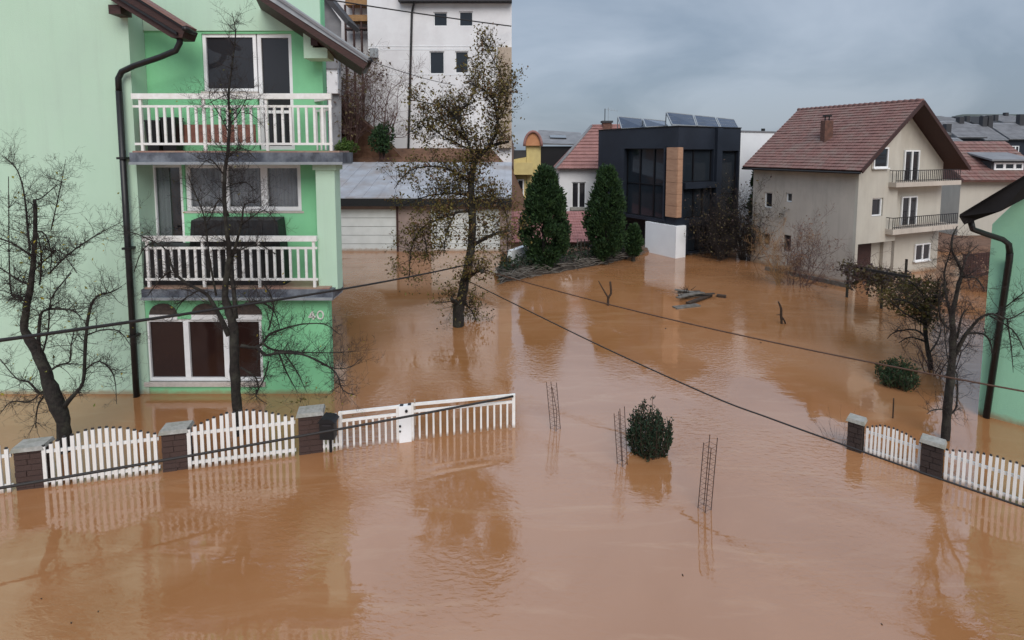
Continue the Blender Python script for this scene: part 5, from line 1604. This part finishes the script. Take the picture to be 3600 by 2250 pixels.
for k in range(420):
    f = rng.random()**1.1; ex, ey = edge_at(f); p = onw(ex, ey) + Vector((0, rng.uniform(-.15, 1.6), rng.uniform(.05,.42)))
    d = Vector((rng.gauss(1,.5), rng.gauss(.2,.5), rng.gauss(0,.22))).normalized()*rng.uniform(.2,.8)
    g.tube([p-d*.5, p+rdir(rng)*.04, p+d*.5], [.014,.02,.008], 4, False)
g.build('driftwood', 'timber_grey', None, 'tangle of grey driftwood and reeds washed up along the dark bank', 'driftwood', kind='stuff')
lf = MB()
for k in range(2600):
    f = rng.random()*.85; ex, ey = edge_at(f); p = onw(ex, ey) + Vector((rng.gauss(0,.1), rng.uniform(.5, 2.8), rng.uniform(.15,.75)))
    lf.leaf(p, rng.uniform(.08,.2), rng)
lf.build('ground_cover', 'leaf_dark', None, 'dark low ground cover behind the driftwood bank', 'ground cover', kind='stuff')
# dark low garden fence behind the bank
a = onw(2030, 902, .2); b = onw(2235, 893, .2)
df = thing('iron_fence', 'low dark iron garden fence under the conifer by the dark building', 'fence', tuple(a))
me = MB().box(-.02,-.02,0,.02,.02,1.0).mesh('bar'); me.materials.append(M['timber_grey'])
for k in range(18):
    piece('bar', me, df, a.lerp(b, k/17) + Vector((0,0,-.1)))
for z in (.25, .75): MB().bar(a+Vector((0,0,z)), b+Vector((0,0,z)), .03, .05).build('rail', 'timber_grey', df)
a = onw(1790, 955, .2); b = onw(1850, 930, .2)
g = MB(); g.bar(a+Vector((0,1,.3)), b+Vector((0,1,.3)), .25, .9); g.build('garden_wall', 'white_render', None, 'short pale garden wall at the left foot of the broad conifer', 'wall', origin=a)
# grey fence by the waterline of the grey beige house
a, b = onw(2690, 948), onw(2985, 1012)
g = MB(); g.bar(a+Vector((0,-.05,.06)), b+Vector((0,-.05,.06)), .12, .22); g.build('kerb_wall', 'timber_grey', None, 'low dark kerb wall along the foot of the grey beige house', 'wall', origin=a)
# dark pickets and shrubs in the gap on the far right
a, b = onw(3385, 975), onw(3510, 965)
ff = thing('wooden_fence', 'dark wooden fence in the gap between the two houses', 'fence', (a.x, a.y, 0))
me = MB().box(-.05,-.015,-.6,.05,.015,1.05).mesh('board'); me.materials.append(M['wood_dark'])
for k in range(15): piece('board', me, ff, a.lerp(b, k/14))
for z in (.25, .8): MB().bar(a+Vector((0,.04,z)), b+Vector((0,.04,z)), .04, .08).build('rail', 'wood_dark', ff)
shrub('bare_shrub', 'orange brown shrub in front of the dark wooden fence', 'shrub', 3440, 1020, 110, 110, 49, 10, 2, 'leaf_blossom', 260, .12, 'twig_red', r0=.02)

def stick(name, label, paths, Y, m='bark_brown', group=None):
    b = at(paths[0][0][0], paths[0][0][1], Y)
    t = thing(name, label, 'stick', (b.x, b.y, -.5), group)
    for k, pl in enumerate(paths):
        P = [at(x, y, Y) for x, y, r in pl]; R = [r*mpp(Y) for x, y, r in pl]
        if k == 0: P.insert(0, Vector((P[0].x, P[0].y, -.5))); R.insert(0, R[0])
        P, R = smooth_path(P, R, 3)
        g = MB(); g.smooth = True; g.tube(P, R, 7); g.build('stem' if k == 0 else 'branch', m, t)
stick('forked_stick', 'y shaped forked stick poking out of the water', [[(2138,1074,4.5),(2138,1048,4),(2148,1030,4),(2145,990,3.5)], [(2140,1050,3.5),(2122,1020,2.6),(2104,988,1.6)]], onw(2138,1074).y)
stick('crooked_stick', 'thin crooked stick poking out of the water near the twiggy shrub', [[(2748,1136,4),(2746,1110,4.5),(2746,1085,4),(2736,1060,2.4)], [(2747,1112,3),(2758,1128,3),(2762,1142,2)], [(2745,1106,2),(2730,1107,1)]], onw(2748,1138).y, 'bark_brown')
stick('thin_stake', 'thin upright stake standing behind the white pickets', [[(3140,1450,2.5),(3142,1400,2)]], onw(3140,1470).y)

def cage(label, px, py, h_px, w_px, lean_px, bent=False, seed=0):
    b = onw(px, py); Yb = b.y; h = h_px*mpp(Yb); w = w_px*mpp(Yb)/2
    rng = random.Random(seed)
    t = thing('reinforcement_cage', label, 'rebar cage', (b.x, b.y, -.6), 'rusty reinforcement cages standing in the flood')
    ln = lean_px*mpp(Yb)
    ang = math.atan2(-b.y, -b.x) + .12
    cs = [Vector((math.cos(ang+i*math.pi/2)*w, math.sin(ang+i*math.pi/2)*w, 0)) for i in range(4)]
    tops = []
    for i, c in enumerate(cs):
        hh = h*(1 + rng.uniform(-.07, .09))
        kk = Vector((.05,0,0)) if bent and i == 0 else Vector((0,0,0))
        P = [b+c+Vector((0,0,-.6)), b+c, b+c*1.0+Vector((ln*.45,0,hh*.45))+kk, b+c*1.02+Vector((ln,0,hh))]
        g = MB(); g.tube(P, .0068, 5); g.build('bar', 'rust', t)
    n = int(h/.085)
    for k in range(n):
        z = .03+k*.085; f = z/h
        o = b + Vector((ln*f, 0, z))
        g = MB(); g.tube([o+c*1.05 for c in cs]+[o+cs[0]*1.05], .0027, 4, False); g.build('stirrup', 'rust', t)
cage('rusty reinforcement cage standing alone in open water, tallest of the three', 2477, 1790, 262, 46, 14, False, 1)
cage('rusty reinforcement cage touching the round evergreen bush', 2188, 1632, 205, 36, -15, False, 2)
cage('bent rusty reinforcement cage farthest from the evergreen bush', 1953, 1508, 172, 36, -16, True, 3)

# floating planks and branches
def plank(label, x0, y0, x1, y1, w, th=.05, m='timber_grey', z=.02):
    a, b = onw(x0, y0, z), onw(x1, y1, z)
    g = MB(); g.bar(a, b, w, th); o = g.build('floating_plank', m, None, label, 'plank', origin=a); return o
plank('long grey plank floating below the debris raft', 2372, 1082, 2455, 1072, .28)
plank('dark board lying across the debris raft', 2418, 1066, 2498, 1038, .16, .07, 'bark_brown', .07)
plank('short brown log drifting beside the debris raft', 2520, 1040, 2552, 1044, .18, .12, 'bark_brown', .03)
rf = thing('debris_raft', 'raft of tangled grey branches and boards drifting in the open water', 'debris', tuple(onw(2445, 1045)))
rng = random.Random(7)
for k in range(9):
    c = onw(rng.uniform(2412,2480), rng.uniform(1022,1052), .04+.02*k)
    d = Vector((rng.gauss(1,.25), rng.gauss(.1,.35), rng.gauss(0,.05))).normalized()*rng.uniform(.35,.75)
    MB().bar(c-d, c+d, rng.uniform(.08,.2), .035).build('board', rng.choice(['timber_grey','timber_grey','mud']), rf)
for k in range(12):
    c = onw(rng.uniform(2410,2440), rng.uniform(1018,1045), .08)
    d = Vector((rng.gauss(-.3,.5), rng.gauss(0,.5), abs(rng.gauss(.3,.25)))).normalized()*rng.uniform(.2,.45)
    MB().tube([c, c+d*.5+rdir(rng)*.03, c+d], [.015,.011,.004], 5).build('twig', 'twig', rf)
# small flecks of flotsam
rng = random.Random(77)
spots = [(2340,1155),(2675,1205),(2098,1227),(2400,2022),(3100,2195),(250,2190),(145,2105),(345,2150)]
for k, (px, py) in enumerate(spots):
    b = onw(px, py, .004); s = rng.uniform(2,3.6)*mpp(b.y)
    g = MB(); a0 = rng.uniform(0,3)
    top = [(b.x+s*(1.6*math.cos(a0)*math.cos(2*math.pi*i/7)-.6*math.sin(a0)*math.sin(2*math.pi*i/7)), b.y+s*(1.6*math.sin(a0)*math.cos(2*math.pi*i/7)+.6*math.cos(a0)*math.sin(2*math.pi*i/7)), .012) for i in range(7)]
    g.prism([(x,y,-.006) for x,y,z in top], (0,0,.018))
    g.build('flotsam_leaf', 'bark_brown', None, 'tiny dark leaf floating on the open brown water', 'leaf', 'leaves floating on the water', origin=b)

# ------------------------------------------------------------------ cables
def cable(label, pts, r, m='cable', sub=8):
    P = [at(x, y, Y) for x, y, Y in pts]
    P, R = smooth_path(P, [r]*len(P), sub)
    g = MB(); g.smooth = True; g.tube(P, R, 8)
    return g.build('overhead_cable', m, None, label, 'cable', origin=P[0])
def straight(x0, y0, Y0_, x1, y1, Y1_, sag, n=14):
    a, b = at(x0,y0,Y0_), at(x1,y1,Y1_)
    return [a.lerp(b, i/n) - Vector((0,0,sag*4*(i/n)*(1-i/n))) for i in range(n+1)]
def cable3(label, P, r, m='cable'):
    g = MB(); g.smooth = True; g.tube(P, r, 8)
    return g.build('overhead_cable', m, None, label, 'cable', origin=P[0])
cable3('black cable slung past the lower balcony to the leafy tree trunk', straight(-260, 1232, 5.2, 1650, 929, 16.52, .10), .022)
cable3('thick black cable hanging low along the picket fence to the gate', straight(-220, 1752, 7.1, 1804, 1393, 10.38, .04), .022)
cable3('brown cable crossing the open water below the debris raft', straight(1652, 934, 16.55, 3800, 1412, 8.2, .22), .016, 'cable_brown')
cable('dark cable sweeping low over the water to the end of the picket fence', [(1640,985,16.5),(1812,1070,13.5),(2130,1225,11.2),(2500,1392,9.2),(2700,1468,8.5),(2960,1562,7.7),(3300,1682,6.9),(3620,1790,6.3),(3800,1850,5.9)], .014)
cable3('thin black cable high in front of the white building', straight(1150, -2, 34, 1797, 92, 41.4, .05), .045)
cable3('thin dark wire from the green roof gutter to the leafy tree', straight(1302, 214, 11.5, 1600, 300, 16.6, .05), .008)
